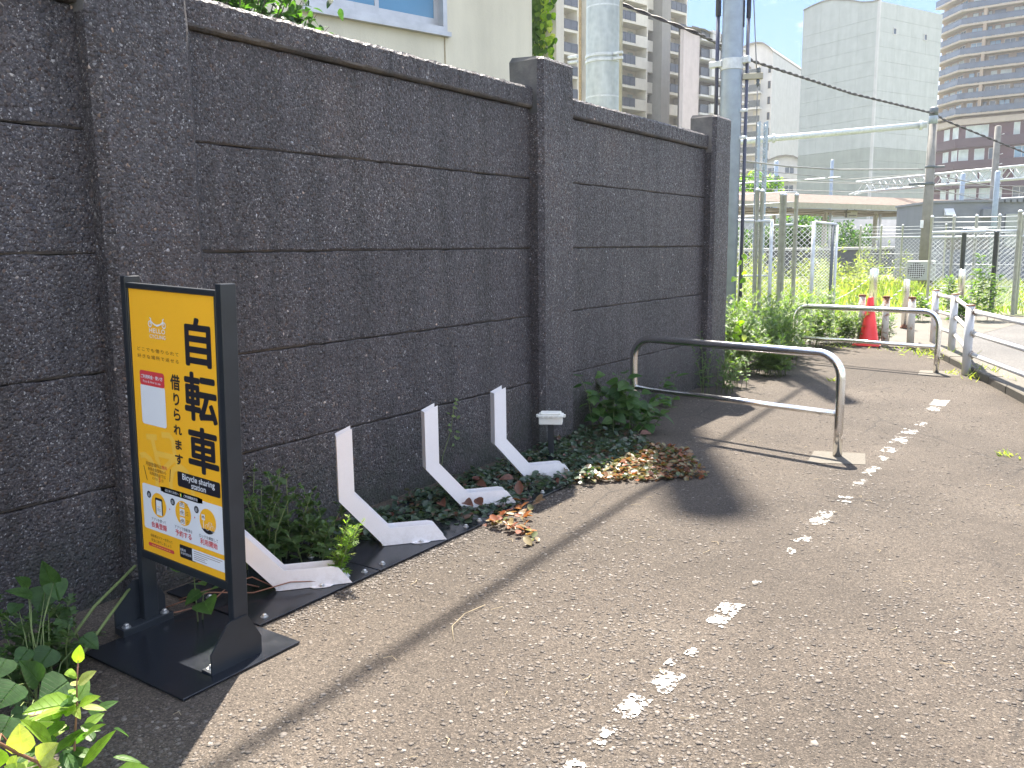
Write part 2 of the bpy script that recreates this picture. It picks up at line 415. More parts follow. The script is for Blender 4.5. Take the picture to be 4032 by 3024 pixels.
class MB:
    def __init__(s): s.v = []; s.f = []; s.m = []; s.sm = []
    def add(s, vs, fs, mi=0, smooth=False):
        b = len(s.v); s.v += [tuple(v) for v in vs]; s.f += [[i + b for i in f] for f in fs]
        s.m += [mi] * len(fs); s.sm += [smooth] * len(fs); return s
    def box(s, a, b, mi=0, fr=None):
        x0, y0, z0 = a; x1, y1, z1 = b
        vs = [(x0, y0, z0), (x1, y0, z0), (x1, y1, z0), (x0, y1, z0), (x0, y0, z1), (x1, y0, z1), (x1, y1, z1), (x0, y1, z1)]
        if fr: vs = [fr(*v) for v in vs]
        return s.add(vs, [(0, 3, 2, 1), (4, 5, 6, 7), (0, 1, 5, 4), (1, 2, 6, 5), (2, 3, 7, 6), (3, 0, 4, 7)], mi)
    def cbox(s, a, b, c, mi=0, fr=None):
        """box with every edge chamfered by c"""
        x0, y0, z0 = a; x1, y1, z1 = b
        vs = []; ix = {}
        for i, x in enumerate((x0, x1)):
            for j, y in enumerate((y0, y1)):
                for k, z in enumerate((z0, z1)):
                    sx, sy_, sz = (c, -c)[i], (c, -c)[j], (c, -c)[k]
                    for ax, p in enumerate(((x, y + sy_, z + sz), (x + sx, y, z + sz), (x + sx, y + sy_, z))):
                        ix[i, j, k, ax] = len(vs); vs.append(p)
        fs = []
        for i in (0, 1): fs.append([ix[i, j, k, 0] for j, k in ((0, 0), (1, 0), (1, 1), (0, 1))])
        for j in (0, 1): fs.append([ix[i, j, k, 1] for i, k in ((0, 0), (1, 0), (1, 1), (0, 1))])
        for k in (0, 1): fs.append([ix[i, j, k, 2] for i, j in ((0, 0), (1, 0), (1, 1), (0, 1))])
        for i in (0, 1):
            for j in (0, 1): fs.append([ix[i, j, 0, 0], ix[i, j, 1, 0], ix[i, j, 1, 1], ix[i, j, 0, 1]])
            for k in (0, 1): fs.append([ix[i, 0, k, 0], ix[i, 1, k, 0], ix[i, 1, k, 2], ix[i, 0, k, 2]])
        for j in (0, 1):
            for k in (0, 1): fs.append([ix[0, j, k, 1], ix[1, j, k, 1], ix[1, j, k, 2], ix[0, j, k, 2]])
        for i in (0, 1):
            for j in (0, 1):
                for k in (0, 1): fs.append([ix[i, j, k, 0], ix[i, j, k, 1], ix[i, j, k, 2]])
        if fr: vs = [fr(*v) for v in vs]
        ctr = sum((Vector(v) for v in vs), Vector()) / len(vs)
        out = []
        for f in fs:
            p = [Vector(vs[i]) for i in f]
            nrm = (p[1] - p[0]).cross(p[2] - p[0])
            if nrm.dot(sum(p, Vector()) / len(p) - ctr) < 0: f = f[::-1]
            out.append(f)
        return s.add(vs, out, mi)
    def tube(s, pts, r, n=8, mi=0, caps=True, smooth=True):
        pts = [Vector(p) for p in pts]
        rs = r if isinstance(r, (list, tuple)) else [r] * len(pts)
        vs = []; prev = None
        for i, p in enumerate(pts):
            d = (pts[min(i + 1, len(pts) - 1)] - pts[max(i - 1, 0)]).normalized()
            if prev is None:
                a = d.orthogonal().normalized()
                if abs(d.z) < .9: a = d.cross(Vector((0, 0, 1))).normalized()
            else: a = (prev - d * prev.dot(d)).normalized()
            prev = a; b = d.cross(a)
            for k in range(n):
                w = 2 * PI * k / n
                vs.append(p + (a * math.cos(w) + b * math.sin(w)) * rs[i])
        fs = [(i * n + k, i * n + (k + 1) % n, (i + 1) * n + (k + 1) % n, (i + 1) * n + k) for i in range(len(pts) - 1) for k in range(n)]
        s.add(vs, fs, mi, smooth)
        if caps: s.add([], []); b0 = len(s.v) - len(vs); s.f += [[b0 + k for k in range(n)][::-1], [b0 + len(vs) - n + k for k in range(n)]]; s.m += [mi] * 2; s.sm += [False] * 2
        return s
    def lathe(s, c, prof, n=16, mi=0, smooth=True):
        vs = []; c = Vector(c)
        for r, z in prof:
            for k in range(n): vs.append(c + Vector((r * math.cos(2 * PI * k / n), r * math.sin(2 * PI * k / n), z)))
        L = len(prof)
        fs = [(i * n + k, i * n + (k + 1) % n, (i + 1) * n + (k + 1) % n, (i + 1) * n + k) for i in range(L - 1) for k in range(n)]
        s.add(vs, fs, mi, smooth)
        b0 = len(s.v) - len(vs)
        s.f += [[b0 + k for k in range(n)][::-1], [b0 + (L - 1) * n + k for k in range(n)]]; s.m += [mi] * 2; s.sm += [False] * 2
        return s
    def prism(s, poly, a, b, fr, mi=0):
        """poly: 2d outline (u,w); extruded between depth a and b; fr(u, depth, w) -> world"""
        n = len(poly)
        vs = [fr(u, a, w) for u, w in poly] + [fr(u, b, w) for u, w in poly]
        fs = [list(range(n))[::-1], list(range(n, 2 * n))] + [(i, (i + 1) % n, n + (i + 1) % n, n + i) for i in range(n)]
        return s.add(vs, fs, mi)
    def mesh(s, name, off=Vector((0, 0, 0))):
        me = bpy.data.meshes.new(name)
        me.from_pydata([(v[0] - off.x, v[1] - off.y, v[2] - off.z) for v in s.v], [], s.f)
        me.polygons.foreach_set('material_index', s.m)
        me.polygons.foreach_set('use_smooth', s.sm)
        me.update()
        return me
    def build(s, name, mat, parent=None, label=None):
        off = ORG[parent.name] if parent is not None else Vector((0, 0, 0))
        o = link(name, s.mesh(name, off), mat, parent)
        if label: o['label'] = label
        return o
def fix(o):
    bm = bmesh.new(); bm.from_mesh(o.data); bmesh.ops.recalc_face_normals(bm, faces=bm.faces); bm.to_mesh(o.data); bm.free(); return o
def frame(A, deg):
    """local (t along heading, n outwards to the right of the heading, z)"""
    h = math.radians(deg); d = (math.sin(h), math.cos(h)); nn = (math.cos(h), -math.sin(h))
    return lambda t, n, z: (A[0] + d[0] * t + nn[0] * n, A[1] + d[1] * t + nn[1] * n, z)
def structure(o): o['kind'] = 'structure'; return o
def copy_obj(o, parent=None):
    c = o.copy(); C.objects.link(c)
    if parent is not None: c.parent = parent
    return c
def copy_tree(o, parent=None):
    c = copy_obj(o, parent)
    for ch in list(o.children): copy_tree(ch, c)
    return c

# fast mesh from numpy with leaf attributes
def npmesh(name, V, Q, tint=None, uv=None, smooth=True):
    me = bpy.data.meshes.new(name)
    me.vertices.add(len(V)); me.vertices.foreach_set('co', np.ascontiguousarray(V, dtype=np.float32).ravel())
    k = Q.shape[1]
    me.loops.add(Q.size); me.loops.foreach_set('vertex_index', np.ascontiguousarray(Q, dtype=np.int32).ravel())
    me.polygons.add(len(Q)); me.polygons.foreach_set('loop_start', np.arange(0, Q.size, k, dtype=np.int32))
    if smooth: me.polygons.foreach_set('use_smooth', np.ones(len(Q), dtype=bool))
    me.update(calc_edges=True)
    if tint is not None:
        a = me.attributes.new('tint', 'FLOAT', 'POINT'); a.data.foreach_set('value', np.asarray(tint, dtype=np.float32))
    if uv is not None:
        a = me.attributes.new('leafuv', 'FLOAT_VECTOR', 'POINT'); a.data.foreach_set('vector', np.ascontiguousarray(uv, dtype=np.float32).ravel())
    return me
SHAPES = {
    'ovate': ([0, .12, .32, .55, .78, .92, 1], [.02, .62, 1, .9, .55, .24, 0]),
    'heart': ([-.08, .06, .28, .52, .76, .92, 1], [.5, .92, 1, .82, .46, .18, 0]),
    'lance': ([0, .3, .65, 1], [.12, 1, .7, 0]),
    'oval': ([0, .25, .6, .88, 1], [.05, .85, 1, .6, .05]),
    'blade': ([0, .5, 1], [1, .8, 0]),
}
def leaves(L, shape='ovate'):
    """L: rows (pos3, dir3, normal3, length, width, droop, fold, tint) -> V, Q, tint, uv"""
    L = np.asarray(L, dtype=np.float64)
    st, wd = SHAPES[shape]
    n = len(L); k = len(st)
    P = L[:, 0:3]; D = L[:, 3:6]; D /= np.linalg.norm(D, axis=1, keepdims=True) + 1e-9
    N = L[:, 6:9]; N = N - D * (N * D).sum(1, keepdims=True); N /= np.linalg.norm(N, axis=1, keepdims=True) + 1e-9
    B = np.cross(D, N)
    ln, w, dr, fo, ti = (L[:, i:i + 1] for i in range(9, 14))
    V = np.zeros((n, k, 3, 3)); UV = np.zeros((n, k, 3, 3))
    for i, (a, b) in enumerate(zip(st, wd)):
        c = P + D * ln * a * (1 - .25 * abs(a) * np.abs(dr)) - N * ln * dr * a * a * .6
        V[:, i, 1] = c
        for j, sg in ((0, -1), (2, 1)):
            V[:, i, j] = c + B * w * .5 * b * sg + N * fo * w * .5 * b
            UV[:, i, j] = (sg * b, a, 0)
        UV[:, i, 1] = (0, a, 0)
    base = np.arange(n)[:, None, None] * (k * 3)
    q = []
    for i in range(k - 1):
        for j in (0, 1): q.append([i * 3 + j, i * 3 + j + 1, (i + 1) * 3 + j + 1, (i + 1) * 3 + j])
    Q = (base + np.array(q)[None]).reshape(-1, 4)
    return V.reshape(-1, 3), Q, np.repeat(ti[:, 0], k * 3), UV.reshape(-1, 3)
def leaf_obj(name, L, shape, mat, parent=None, stuff=False):
    V, Q, t_, uv = leaves(L, shape)
    if parent is not None: V = V - np.array(ORG[parent.name])
    o = link(name, npmesh(name, V, Q, t_, uv), mat, parent)
    if stuff: o['kind'] = 'stuff'
    return o
def rv(a=1.0): return Vector((rnd.uniform(-a, a), rnd.uniform(-a, a), rnd.uniform(-a, a)))
def row(p, d, n, l, w, dr, fo, ti): return (*p, *d, *n, l, w, dr, fo, ti)

# ================================================================== SETTING
def sheet(name, poly, z, mat, sub=0):
    mb = MB(); mb.add([(x, y, z) for x, y in poly], [list(range(len(poly)))])
    o = fix(mb.build(name, mat)); 
    if o.data.polygons[0].normal.z < 0: o.data.flip_normals()
    return structure(o)
sheet('ground', [(-500, -90), (500, -90), (500, 520), (-500, 520)], -0.03, 'soil')
KERB = [(-2.02, 12.95), (-1.62, 11.9), (-1.22, 10.85), (-0.86, 9.85), (-0.46, 8.75), (0.02, 7.5), (0.55, 6.1), (1.2, 4.4), (2.1, 2.0), (3.2, -1.0), (4.0, -3.2)]
sheet('footpath', [(-3.9, -3.2), (4.0, -3.2)] + KERB[::-1][1:] + [(-3.25, 12.9), (-3.9, 12.9)], 0.0, 'asphalt')
off = [(x + .55, y + .1) for x, y in KERB]
sheet('gutter', KERB + off[::-1], -0.006, 'concrete')
sheet('road', off + [(14, -3.2), (30, 10), (30, 19.5), (-.9, 19.3), (-1.55, 15.2)], -0.012, 'road')
sheet('concrete_apron', [(-3.6, 12.9), (-2.02, 12.95), (-1.45, 13.05), (-1.55, 15.2), (-.9, 19.3), (-2.9, 20.4), (-4.0, 18.2), (-3.7, 15.0)], -0.009, 'concrete')
# kerb of separate stones
kb = thing('kerb', 'raised pale concrete kerb along the white pipe railing', 'kerb', (-0.9, 10.0, 0)); kb['kind'] = 'structure'
pts = [Vector((x, y, 0)) for x, y in KERB]
seg = []
for a, b in zip(pts[:-1], pts[1:]):
    n = max(1, round((b - a).length / .62))
    for i in range(n): seg.append((a.lerp(b, i / n), a.lerp(b, (i + 1) / n)))
for a, b in seg[:16]:
    d = (b - a).normalized(); nr = Vector((-d.y, d.x, 0)); L = (b - a).length
    h = .085 + rnd.uniform(-.004, .004)
    fr = lambda t, n, z: tuple(a + d * t + nr * n + Vector((0, 0, z)))
    mb = MB(); mb.cbox((.004, 0.0, -.05), (L - .004, .15, h), .012, fr=fr); mb.build('kerb_stone', 'concrete', kb)
cs_ = thing('kerb', 'low flush concrete edging strip across the far end of the path', 'kerb', (-2.7, 12.85, 0)); cs_['kind'] = 'structure'
for i in range(3):
    mb = MB(); mb.cbox((-3.3 + i * .43, 12.72, -.05), (-3.3 + i * .43 + .424, 12.86, .022), .008); mb.build('kerb_stone', 'concrete', cs_)

# worn painted line: a ragged patch of paint for every stretch that is left
vs = []; qs = []; uvs = []
for (y, ln, w, wear) in [(1.60, .10, .08, .03), (1.84, .15, .10, .03), (2.06, .10, .06, .05), (2.25, .15, .09, -.02), (2.45, .16, .11, .0), (2.58, .06, .05, .03), (2.70, .07, .05, .03), (3.00, .12, .09, .0), (3.13, .14, .10, -.01), (3.44, .06, .05, .06), (3.90, .2, .1, .08), (4.12, .2, .10, .10), (4.5, .28, .11, .02), (4.9, .3, .12, .09),
                   (5.3, .3, .12, .10), (5.65, .28, .12, .08), (6.0, .26, .11, .10), (6.3, .26, .13, .06), (6.66, .3, .14, .04), (7.0, .26, .13, .03), (7.35, .2, .12, .06), (8.1, .26, .13, .03), (8.45, .34, .15, -.04)]:
    w *= .88; x = -1.105 + rnd.uniform(-.015, .015); b = len(vs)
    vs += [(x - w / 2, y - ln / 2, .004), (x + w / 2, y - ln / 2, .004), (x + w / 2, y + ln / 2, .004), (x - w / 2, y + ln / 2, .004)]
    qs.append([b, b + 1, b + 2, b + 3]); uvs += [(-1, -1, wear), (1, -1, wear), (1, 1, wear), (-1, 1, wear)]
o = link('worn_line_marking', npmesh('worn_line_marking', np.array(vs), np.array(qs), None, np.array(uvs), False), 'paint_line'); structure(o)

# gravel standing out of the asphalt
def pebbles(name, P, R, tint, flat=.36):
    bm = bmesh.new(); bmesh.ops.create_icosphere(bm, subdivisions=1, radius=1)
    bv = np.array([v.co[:] for v in bm.verts]); bf = np.array([[v.index for v in f.verts] for f in bm.faces]); bm.free()
    n = len(P); rg = np.random.default_rng(3)
    jit = bv[None] * (1 + rg.uniform(-.28, .28, (n, len(bv), 1)))
    sx = rg.uniform(.75, 1.35, (n, 1, 1)); a = rg.uniform(0, 2 * PI, (n, 1))
    x = jit[..., 0] * sx[..., 0]; y = jit[..., 1]; z = jit[..., 2] * flat
    V = np.stack([x * np.cos(a) - y * np.sin(a), x * np.sin(a) + y * np.cos(a), z], -1) * R[:, None, None] + P[:, None]
    Q = (np.arange(n)[:, None, None] * len(bv) + bf[None]).reshape(-1, 3)
    o = link(name, npmesh(name, V.reshape(-1, 3), Q, np.repeat(tint, len(bv)), None, False), 'pebble'); o['kind'] = 'stuff'; return o
rg = np.random.default_rng(11)
n = 90000
d = 1.3 + 8.7 * rg.random(n) ** 1.5
ang = rg.uniform(math.radians(-66), math.radians(2), n)
X = d * np.sin(ang); Y = d * np.cos(ang)
ok = (X > -3.1) & ~((X < -2.56) & (Y > 1.48) & (Y < 4.9)) & ~((X < -2.28) & (Y > 1.46) & (Y < 2.0)) & (Y > .9)
X, Y = X[ok], Y[ok]
clump = np.sin(X * 3.1 + 1.3 * np.sin(Y * 2.3)) + np.sin(Y * 2.7 + 1.1 * np.sin(X * 4.1)) + .6 * np.sin(X * 9 + Y * 7)
keep = rg.random(len(X)) < np.clip(.62 + .22 * clump, .16, 1)
X, Y = X[keep], Y[keep]; n = len(X)
R = .0022 + .0078 * rg.random(n) ** 2.2
R *= np.where(rg.random(n) < .02, 1.5, 1)
P = np.stack([X, Y, R * .03], -1)
ne = 2600
ex = -2.562 + np.abs(rg.normal(0, .075, ne)); ey = rg.uniform(2.0, 4.35, ne); er = .0025 + .0055 * rg.random(ne) ** 2
P = np.concatenate([P, np.stack([ex + er, ey, er * .2], -1)]); R = np.concatenate([R, er]); n = len(R)
pebbles('loose_gravel', P, R, np.clip(rg.beta(2.4, 1.3, n), 0, 1))

# ================================================================== WALL
wall = thing('concrete_wall', 'long dark exposed aggregate precast wall with posts standing along the path', 'wall', (-3.3, 3.6, 0))
PITCHY = 3.155
posts = [2.108 + PITCHY * i for i in (-1, 0, 1, 2)]
for i, yc in enumerate(posts):
    w = .225
    top = 2.735 - .012 * i
    mb = MB()
    x0, x1, c = -3.46, -3.20, .035
    out = [(x0, yc - w), (x1 - c, yc - w), (x1, yc - w + c), (x1, yc + w - c), (x1 - c, yc + w), (x0, yc + w)]
    # rough arrises: the outline is repeated up the post with a little wander
    zs = [-.1] + [k * .09 for k in range(1, int(top / .09))] + [top - .02, top]
    lev = []
    for zi, z in enumerate(zs):
        ins = .014 if z == top else 0
        j = lambda: rnd.uniform(-.003, .003)
        lev.append([(x + (j() if zi < len(zs) - 1 else -ins * (1 if x > -3.3 else -1)), y + (j() if zi < len(zs) - 1 else ins * (1 if y < yc else -1)), z + (.0 if z < top else (.012 if abs(y - yc) < .3 and x < -3.3 else 0))) for x, y in out])
    n = len(out)
    vs = [p for l in lev for p in l]
    fs = [(a * n + k, a * n + (k + 1) % n, (a + 1) * n + (k + 1) % n, (a + 1) * n + k) for a in range(len(lev) - 1) for k in range(n)]
    mi = [(2 if k in (1, 3) else ((1 if zs[a] > 2.3 else 2) if k in (0, 4) else 0)) for a in range(len(lev) - 1) for k in range(n)]
    mb.add(vs, fs); mb.m = mi
    mb.add(lev[-1], [list(range(n))], 0)
    fix(mb.build('wall_post', ['agg_post', 'cement', 'agg'], wall))
PH = 1.43 / 3
for i in range(3):
    y0, y1 = posts[i] + .225 - .02, posts[i + 1] - .225 + .02
    for k in range(5):
        z0 = k * PH - (.1 if k == 0 else 0); z1 = (k + 1) * PH
        if k == 4: z1 = 2.372
        dx = rnd.uniform(-.004, .004)
        mb = MB()
        L = y1 - y0
        # front face with a chamfered border, drawn as strips so the arris can wander
        nseg = 40; xf = -3.30 + dx; xb = -3.42
        prof = [(xb, z0 + .001), (xf - .009, z0 + .001), (xf - .002, z0 + .008), (xf, z0 + .014), (xf, z1 - .007), (xf - .006, z1 - .002), (xb, z1 - .002)]
        vs = []
        for s_ in range(nseg + 1):
            y = y0 + L * s_ / nseg
            j1, j2 = rnd.uniform(-.004, .004), rnd.uniform(-.004, .004)
            for q, (x, z) in enumerate(prof):
                vs.append((x, y, z + (j1 if q in (2, 3) else j2 if q in (4, 5) else 0)))
        m = len(prof)
        fs = []; mi = []
        for s_ in range(nseg):
            for q in range(m):
                fs.append((s_ * m + q, (s_ + 1) * m + q, (s_ + 1) * m + (q + 1) % m, s_ * m + (q + 1) % m)); mi.append(1 if q == 1 else 0)
        mb.add(vs, fs); mb.m = mi
        mb.add([], []); mb.f += [list(range(m)), [nseg * m + q for q in range(m)][::-1]]; mb.m += [0, 0]; mb.sm += [False] * 2
        fix(mb.build('wall_panel', ['agg', 'arris'], wall))
    mb = MB(); mb.box((-3.395, y0 + .005, -.1), (-3.335, y1 - .005, 2.373)); mb.build('joint_backing', 'cement', wall)  # hidden filler added inside the panels to stop bright slits at the joints
    # coping
    nseg = 110; mb = MB(); L = y1 - y0 + .02; ya = y0 - .01
    prof = [(-3.43, 2.374), (-3.282, 2.374), (-3.270, 2.384), (-3.268, 2.394), (-3.268, 2.495), (-3.283, 2.512), (-3.36, 2.518), (-3.43, 2.514)]
    m = len(prof); vs = []
    for s_ in range(nseg + 1):
        for q, (x, z) in enumerate(prof):
            j = .004 if q in (4, 5, 6) else .0025 if q in (2, 3) else 0
            vs.append((x + rnd.uniform(-j, j), ya + L * s_ / nseg, z + rnd.uniform(-j, j)))
    fs = []; mi = []
    for s_ in range(nseg):
        for q in range(m):
            fs.append((s_ * m + q, (s_ + 1) * m + q, (s_ + 1) * m + (q + 1) % m, s_ * m + (q + 1) % m)); mi.append(1 if q in (0, 1, 2) else 0)
    mb.add(vs, fs); mb.m = mi
    mb.f += [list(range(m)), [nseg * m + q for q in range(m)][::-1]]; mb.m += [0, 0]; mb.sm += [False] * 2
    fix(mb.build('coping', ['agg', 'arris'], wall))

# ================================================================== STEEL PLATES, SIGN, RACKS
PL = [(1.985, 2.652), (2.658, 3.395), (3.401, 4.135), (4.141, 4.86)]
PLAB = ['black steel ground plate under the first white rack, next to the sign base', 'black steel ground plate under the second white rack with zinc bolts on its seam', 'black steel ground plate under the third white rack, mostly hidden by creeping leaves', 'black steel ground plate under the fourth white rack, overgrown by leaves']
def bolt(parent, p, r=.009, h=.010):
    mb = MB(); mb.lathe(p, [(r * 1.7, 0), (r * 1.7, .0025), (r, .0025), (r, h), (r * .6, h + .003)], 8, smooth=False); return mb.build('bolt', 'bolt', parent)
for (ya, yb), lab in zip(PL, PLAB):
    g = thing('ground_plate', lab, 'steel plate', (-2.87, (ya + yb) / 2, 0), 'steel plates below the racks')
    mb = MB(); mb.cbox((-3.16, ya, .003), (-2.562, yb, .012), .0015); mb.build('plate', 'black_plate', g)
    for bx, by in ((-2.605, ya + .06), (-2.605, yb - .05), (-2.95, ya + .06), (-2.95, yb - .05)): bolt(g, (bx, by, .012))

TILT = .040
sg = thing('bicycle_sign', 'yellow bicycle sharing station sign in a black post frame on a steel base plate', 'sign', (-2.67, 1.75, .0115), rot=(0, TILT, 0))
sb = MB(); sb.cbox((-.245, -.262, .003), (.345, .228, .011), .0015)
sbo = sb.build('base_plate', 'black_plate', sg); sbo.rotation_euler = (0, -TILT, 0); sbo.location = (0, 0, -.0115)
for sx in (-1, 1):
    px = .2625 * sx + (-.005 if sx < 0 else .01)
    mb = MB(); mb.cbox((px - .015, -.0135, -.010), (px + .015, .0465, 1.33), .002); mb.build('post', 'black_post', sg)
    # bracket: bent plate with cut corners
    bxp = px + .0185 * (1 if sx > 0 else -1)
    prof = [(-.115, -.010), (.095, -.010), (.095, .075), (.045, .165), (.035, .176), (-.035, .176), (-.048, .165), (-.115, .085)]
    mb = MB(); mb.prism(prof, bxp - .003, bxp + .003, lambda u, d, w: (d, u, w)); br = fix(mb.build('bracket', 'black_post', sg))
    fx = bxp - .055 if sx > 0 else bxp + .055
    mb = MB(); mb.cbox((min(bxp, fx), -.115, -.011), (max(bxp, fx), .095, .0165), .001); mb.build('foot', 'black_post', br)
    for by in (-.09, .07): bolt(br, (fx + (.022 if sx > 0 else -.022), by, .0165), .010, .012)
PX0, PX1, PZ0, PZ1 = -.2445, .2445, .303, 1.288
for nm, a, b in (('frame_rail', (PX0 - .015, -.012, 1.288), (PX1 + .012, .012, 1.308)), ('frame_rail', (PX0 - .015, -.012, .272), (PX1 + .012, .012, .303)),
                 ('frame_stile', (PX0 - .014, -.012, .303), (PX0, .012, 1.288)), ('frame_stile', (PX1, -.012, .303), (PX1 + .010, .012, 1.288))):
    mb = MB(); mb.cbox(a, b, .002); mb.build(nm, 'black_post', sg)
mb = MB(); mb.box((PX0 + .0005, -.006, PZ0 + .0005), (PX1 - .0005, .006, PZ1 - .0005)); poster = mb.build('poster', 'print_yellow', sg)
PW, PHh = PX1 - PX0, PZ1 - PZ0
def uvp(u, v, k=1): return (PX0 + u * PW, -.006 - .0006 * k, PZ1 - v * PHh)
def flat(name, poly, mat, k=1):
    """flat print on the poster from a uv outline; k is the print layer"""
    mb = MB(); mb.add([uvp(u, v, k) for u, v in poly], [list(range(len(poly)))])
    o = fix(mb.build(name, mat, poster))
    if o.data.polygons[0].normal.y > 0: o.data.flip_normals()
    return o
def rrect(u0, v0, u1, v1, r=.02):
    ru, rvv = r, r * PW / PHh; pts = []
    for cx, cy_, a0 in ((u1 - ru, v0 + rvv, -90), (u1 - ru, v1 - rvv, 0), (u0 + ru, v1 - rvv, 90), (u0 + ru, v0 + rvv, 180)):
        for k in range(5):
            a = math.radians(a0 + 22.5 * k); pts.append((cx + ru * math.cos(a), cy_ + rvv * math.sin(a)))
    return pts
def disc(u, v, r, n=28, a0=0, a1=360):
    return [(u + r * math.cos(math.radians(a0 + (a1 - a0) * k / n)), v + r * PW / PHh * math.sin(math.radians(a0 + (a1 - a0) * k / n))) for k in range(n)]
def strokes(name, lines, mat, w, k=1):
    """several thick print strokes (in poster metres wide) joined as one print"""
    mb = MB()
    for ln in lines:
        pts = [Vector((PX0 + u * PW, 0, PZ1 - v * PHh)) for u, v in ln]
        a = []; b = []
        for i, p in enumerate(pts):
            dd = (pts[min(i + 1, len(pts) - 1)] - pts[max(i - 1, 0)]).normalized(); q = Vector((-dd.z, 0, dd.x)) * w / 2
            a.append(p + q); b.append(p - q)
        yy = -.006 - .0006 * k
        vs = [(p.x, yy, p.z) for p in a] + [(p.x, yy, p.z) for p in b]; n = len(pts)
        mb.add(vs, [(i, i + 1, n + i + 1, n + i) for i in range(n - 1)])
        k += .02
    o = fix(mb.build(name, mat, poster))
    if sum(p.normal.y for p in o.data.polygons) > 0: o.data.flip_normals()
    return o
def text(s_, u, v, w=None, h=None, mat='print_black', bold=0.0, k=2, name='lettering', uvw=None, track=1.0):
    cu = bpy.data.curves.new('lettering', 'FONT'); cu.body = s_; cu.space_character = track; cu.resolution_u = 3
    ob = bpy.data.objects.new('lettering_source', cu); C.objects.link(ob)
    dg = bpy.context.evaluated_depsgraph_get(); dg.update()
    me = bpy.data.meshes.new_from_object(ob.evaluated_get(dg)); me.materials.clear()
    bpy.data.objects.remove(ob); bpy.data.curves.remove(cu)
    n = len(me.vertices); co = np.zeros(n * 3, dtype=np.float32); me.vertices.foreach_get('co', co); co = co.reshape(-1, 3)
    lo, hi = co.min(0), co.max(0); sz = hi - lo
    if uvw: u0, u1, v0, v1 = uvw; sxx = (u1 - u0) * PW / sz[0]; szz = (v1 - v0) * PHh / sz[1]; u = (u0 + u1) / 2; v = (v0 + v1) / 2
    else:
        sxx = szz = (w * PW / sz[0]) if w else (h * PHh / sz[1])
        if w and h: szz = h * PHh / sz[1]
    c = (lo + hi) / 2; b = uvp(u, v, k)
    out = np.stack([b[0] + (co[:, 0] - c[0]) * sxx, np.full(n, b[1]), b[2] + (co[:, 1] - c[1]) * szz], -1).astype(np.float32)
    if not bold:
        me.vertices.foreach_set('co', out.ravel()); me.update()
        return link(name, me, mat, poster)
    # heavier strokes: the glyph printed several times, nudged round a small circle
    fs_ = [tuple(p.vertices) for p in me.polygons]; bpy.data.meshes.remove(me); mb = MB(); rr_ = bold * sz[1] * szz if not uvw else bold * PW * .35
    for j in range(8):
        a = 2 * PI * j / 8; mb.add([(x + rr_ * math.cos(a), y - j * .00002, z + rr_ * math.sin(a)) for x, y, z in out.tolist()], fs_)
    return link(name, mb.mesh(name), mat, poster)
# pale bicycle watermark
strokes('bicycle_print', [[(.119, .545), (.257, .538)], [(.19, .541), (.245, .625)], [(.245, .600), (.46, .598)], [(.316, .523), (.41, .519), (.452, .535), (.46, .57), (.475, .60)], [(.475, .60), (.52, .65)], [(.245, .62), (.30, .66), (.46, .60)]], 'print_pale', .022, 1)
strokes('bicycle_print', [disc(.10, .69, .145, 30) + [disc(.10, .69, .145, 30)[0]]][0:0] + [[(.03, .625), (.09, .617), (.16, .63), (.21, .66), (.23, .70), (.225, .727)], [(.40, .727), (.40, .69), (.44, .645), (.52, .622), (.60, .638), (.652, .68), (.665, .727)]], 'print_pale', .022, 1.3)
# logo
strokes('logo_print', [[(.252, .122), (.262, .101), (.247, .098)], [(.414, .122), (.404, .101), (.42, .098)], [(.258, .108), (.29, .119), (.333, .1235), (.376, .119), (.408, .108)], [(.30, .1215), (.333, .126), (.366, .1215)]], 'print_white', .0045, 2)
for lu in (.250, .416): 
    strokes('logo_print', [[p for p in disc(lu, .1205, .020, 16)] + [disc(lu, .1205, .020, 16)[0]]], 'print_white', .004, 2.2)
text('HELLO', .332, .1435, w=.19, h=.0165, mat='print_white', bold=.012, track=1.1)
text('CYCLING', .333, .1645, w=.19, h=.0135, mat='print_white', bold=.012, track=1.15)
text('どこでも借りられて', .324, .2165, w=.50, h=.0145, mat='print_brown', track=1.35)
text('好きな場所で返せる', .321, .242, w=.50, h=.0145, mat='print_brown', track=1.35)
flat('price_panel', rrect(.084, .345, .386, .496, .022), 'print_white', 1)
flat('price_panel', rrect(.084, .295, .386, .349, .022), 'print_red', 1.6)
text('ご利用料金・使い方', .234, .3165, w=.265, mat='print_white', bold=.02, k=3)
text('Price & How to use', .232, .3345, w=.215, mat='print_white', k=3)
text('自', 0, 0, bold=.028, uvw=(.662, .933, .084, .244))
text('転', 0, 0, bold=.028, uvw=(.627, .972, .273, .438))
text('車', 0, 0, bold=.028, uvw=(.640, .966, .466, .625))
for ch, b in (('借', (.462, .569, .291, .345)), ('り', (.488, .551, .358, .400)), ('ら', (.483, .556, .413, .455)), ('れ', (.473, .565, .473, .507)), ('ま', (.485, .555, .528, .562)), ('す', (.473, .561, .581, .618))):
    text(ch, 0, 0, bold=.008, uvw=b)
text('月額登録料は', .195, .648, w=.20, mat='print_brown'); text('無料', .332, .648, w=.065, mat='print_red')
text('新規会員登録から', .234, .6665, w=.228, mat='print_brown'); text('利用開始までは', .239, .683, w=.2, mat='print_brown')
text('わずか', .205, .700, w=.07, mat='print_brown'); text('3', .262, .699, h=.018, mat='print_red', bold=.01); text('分', .298, .700, w=.026, mat='print_brown')
strokes('slash_print', [[(.068, .66), (.103, .713)], [(.404, .646), (.388, .694)]], 'print_brown', .0035, 2)
flat('caption_panel', rrect(.487, .644, .976, .700, .015), 'print_black', 2)
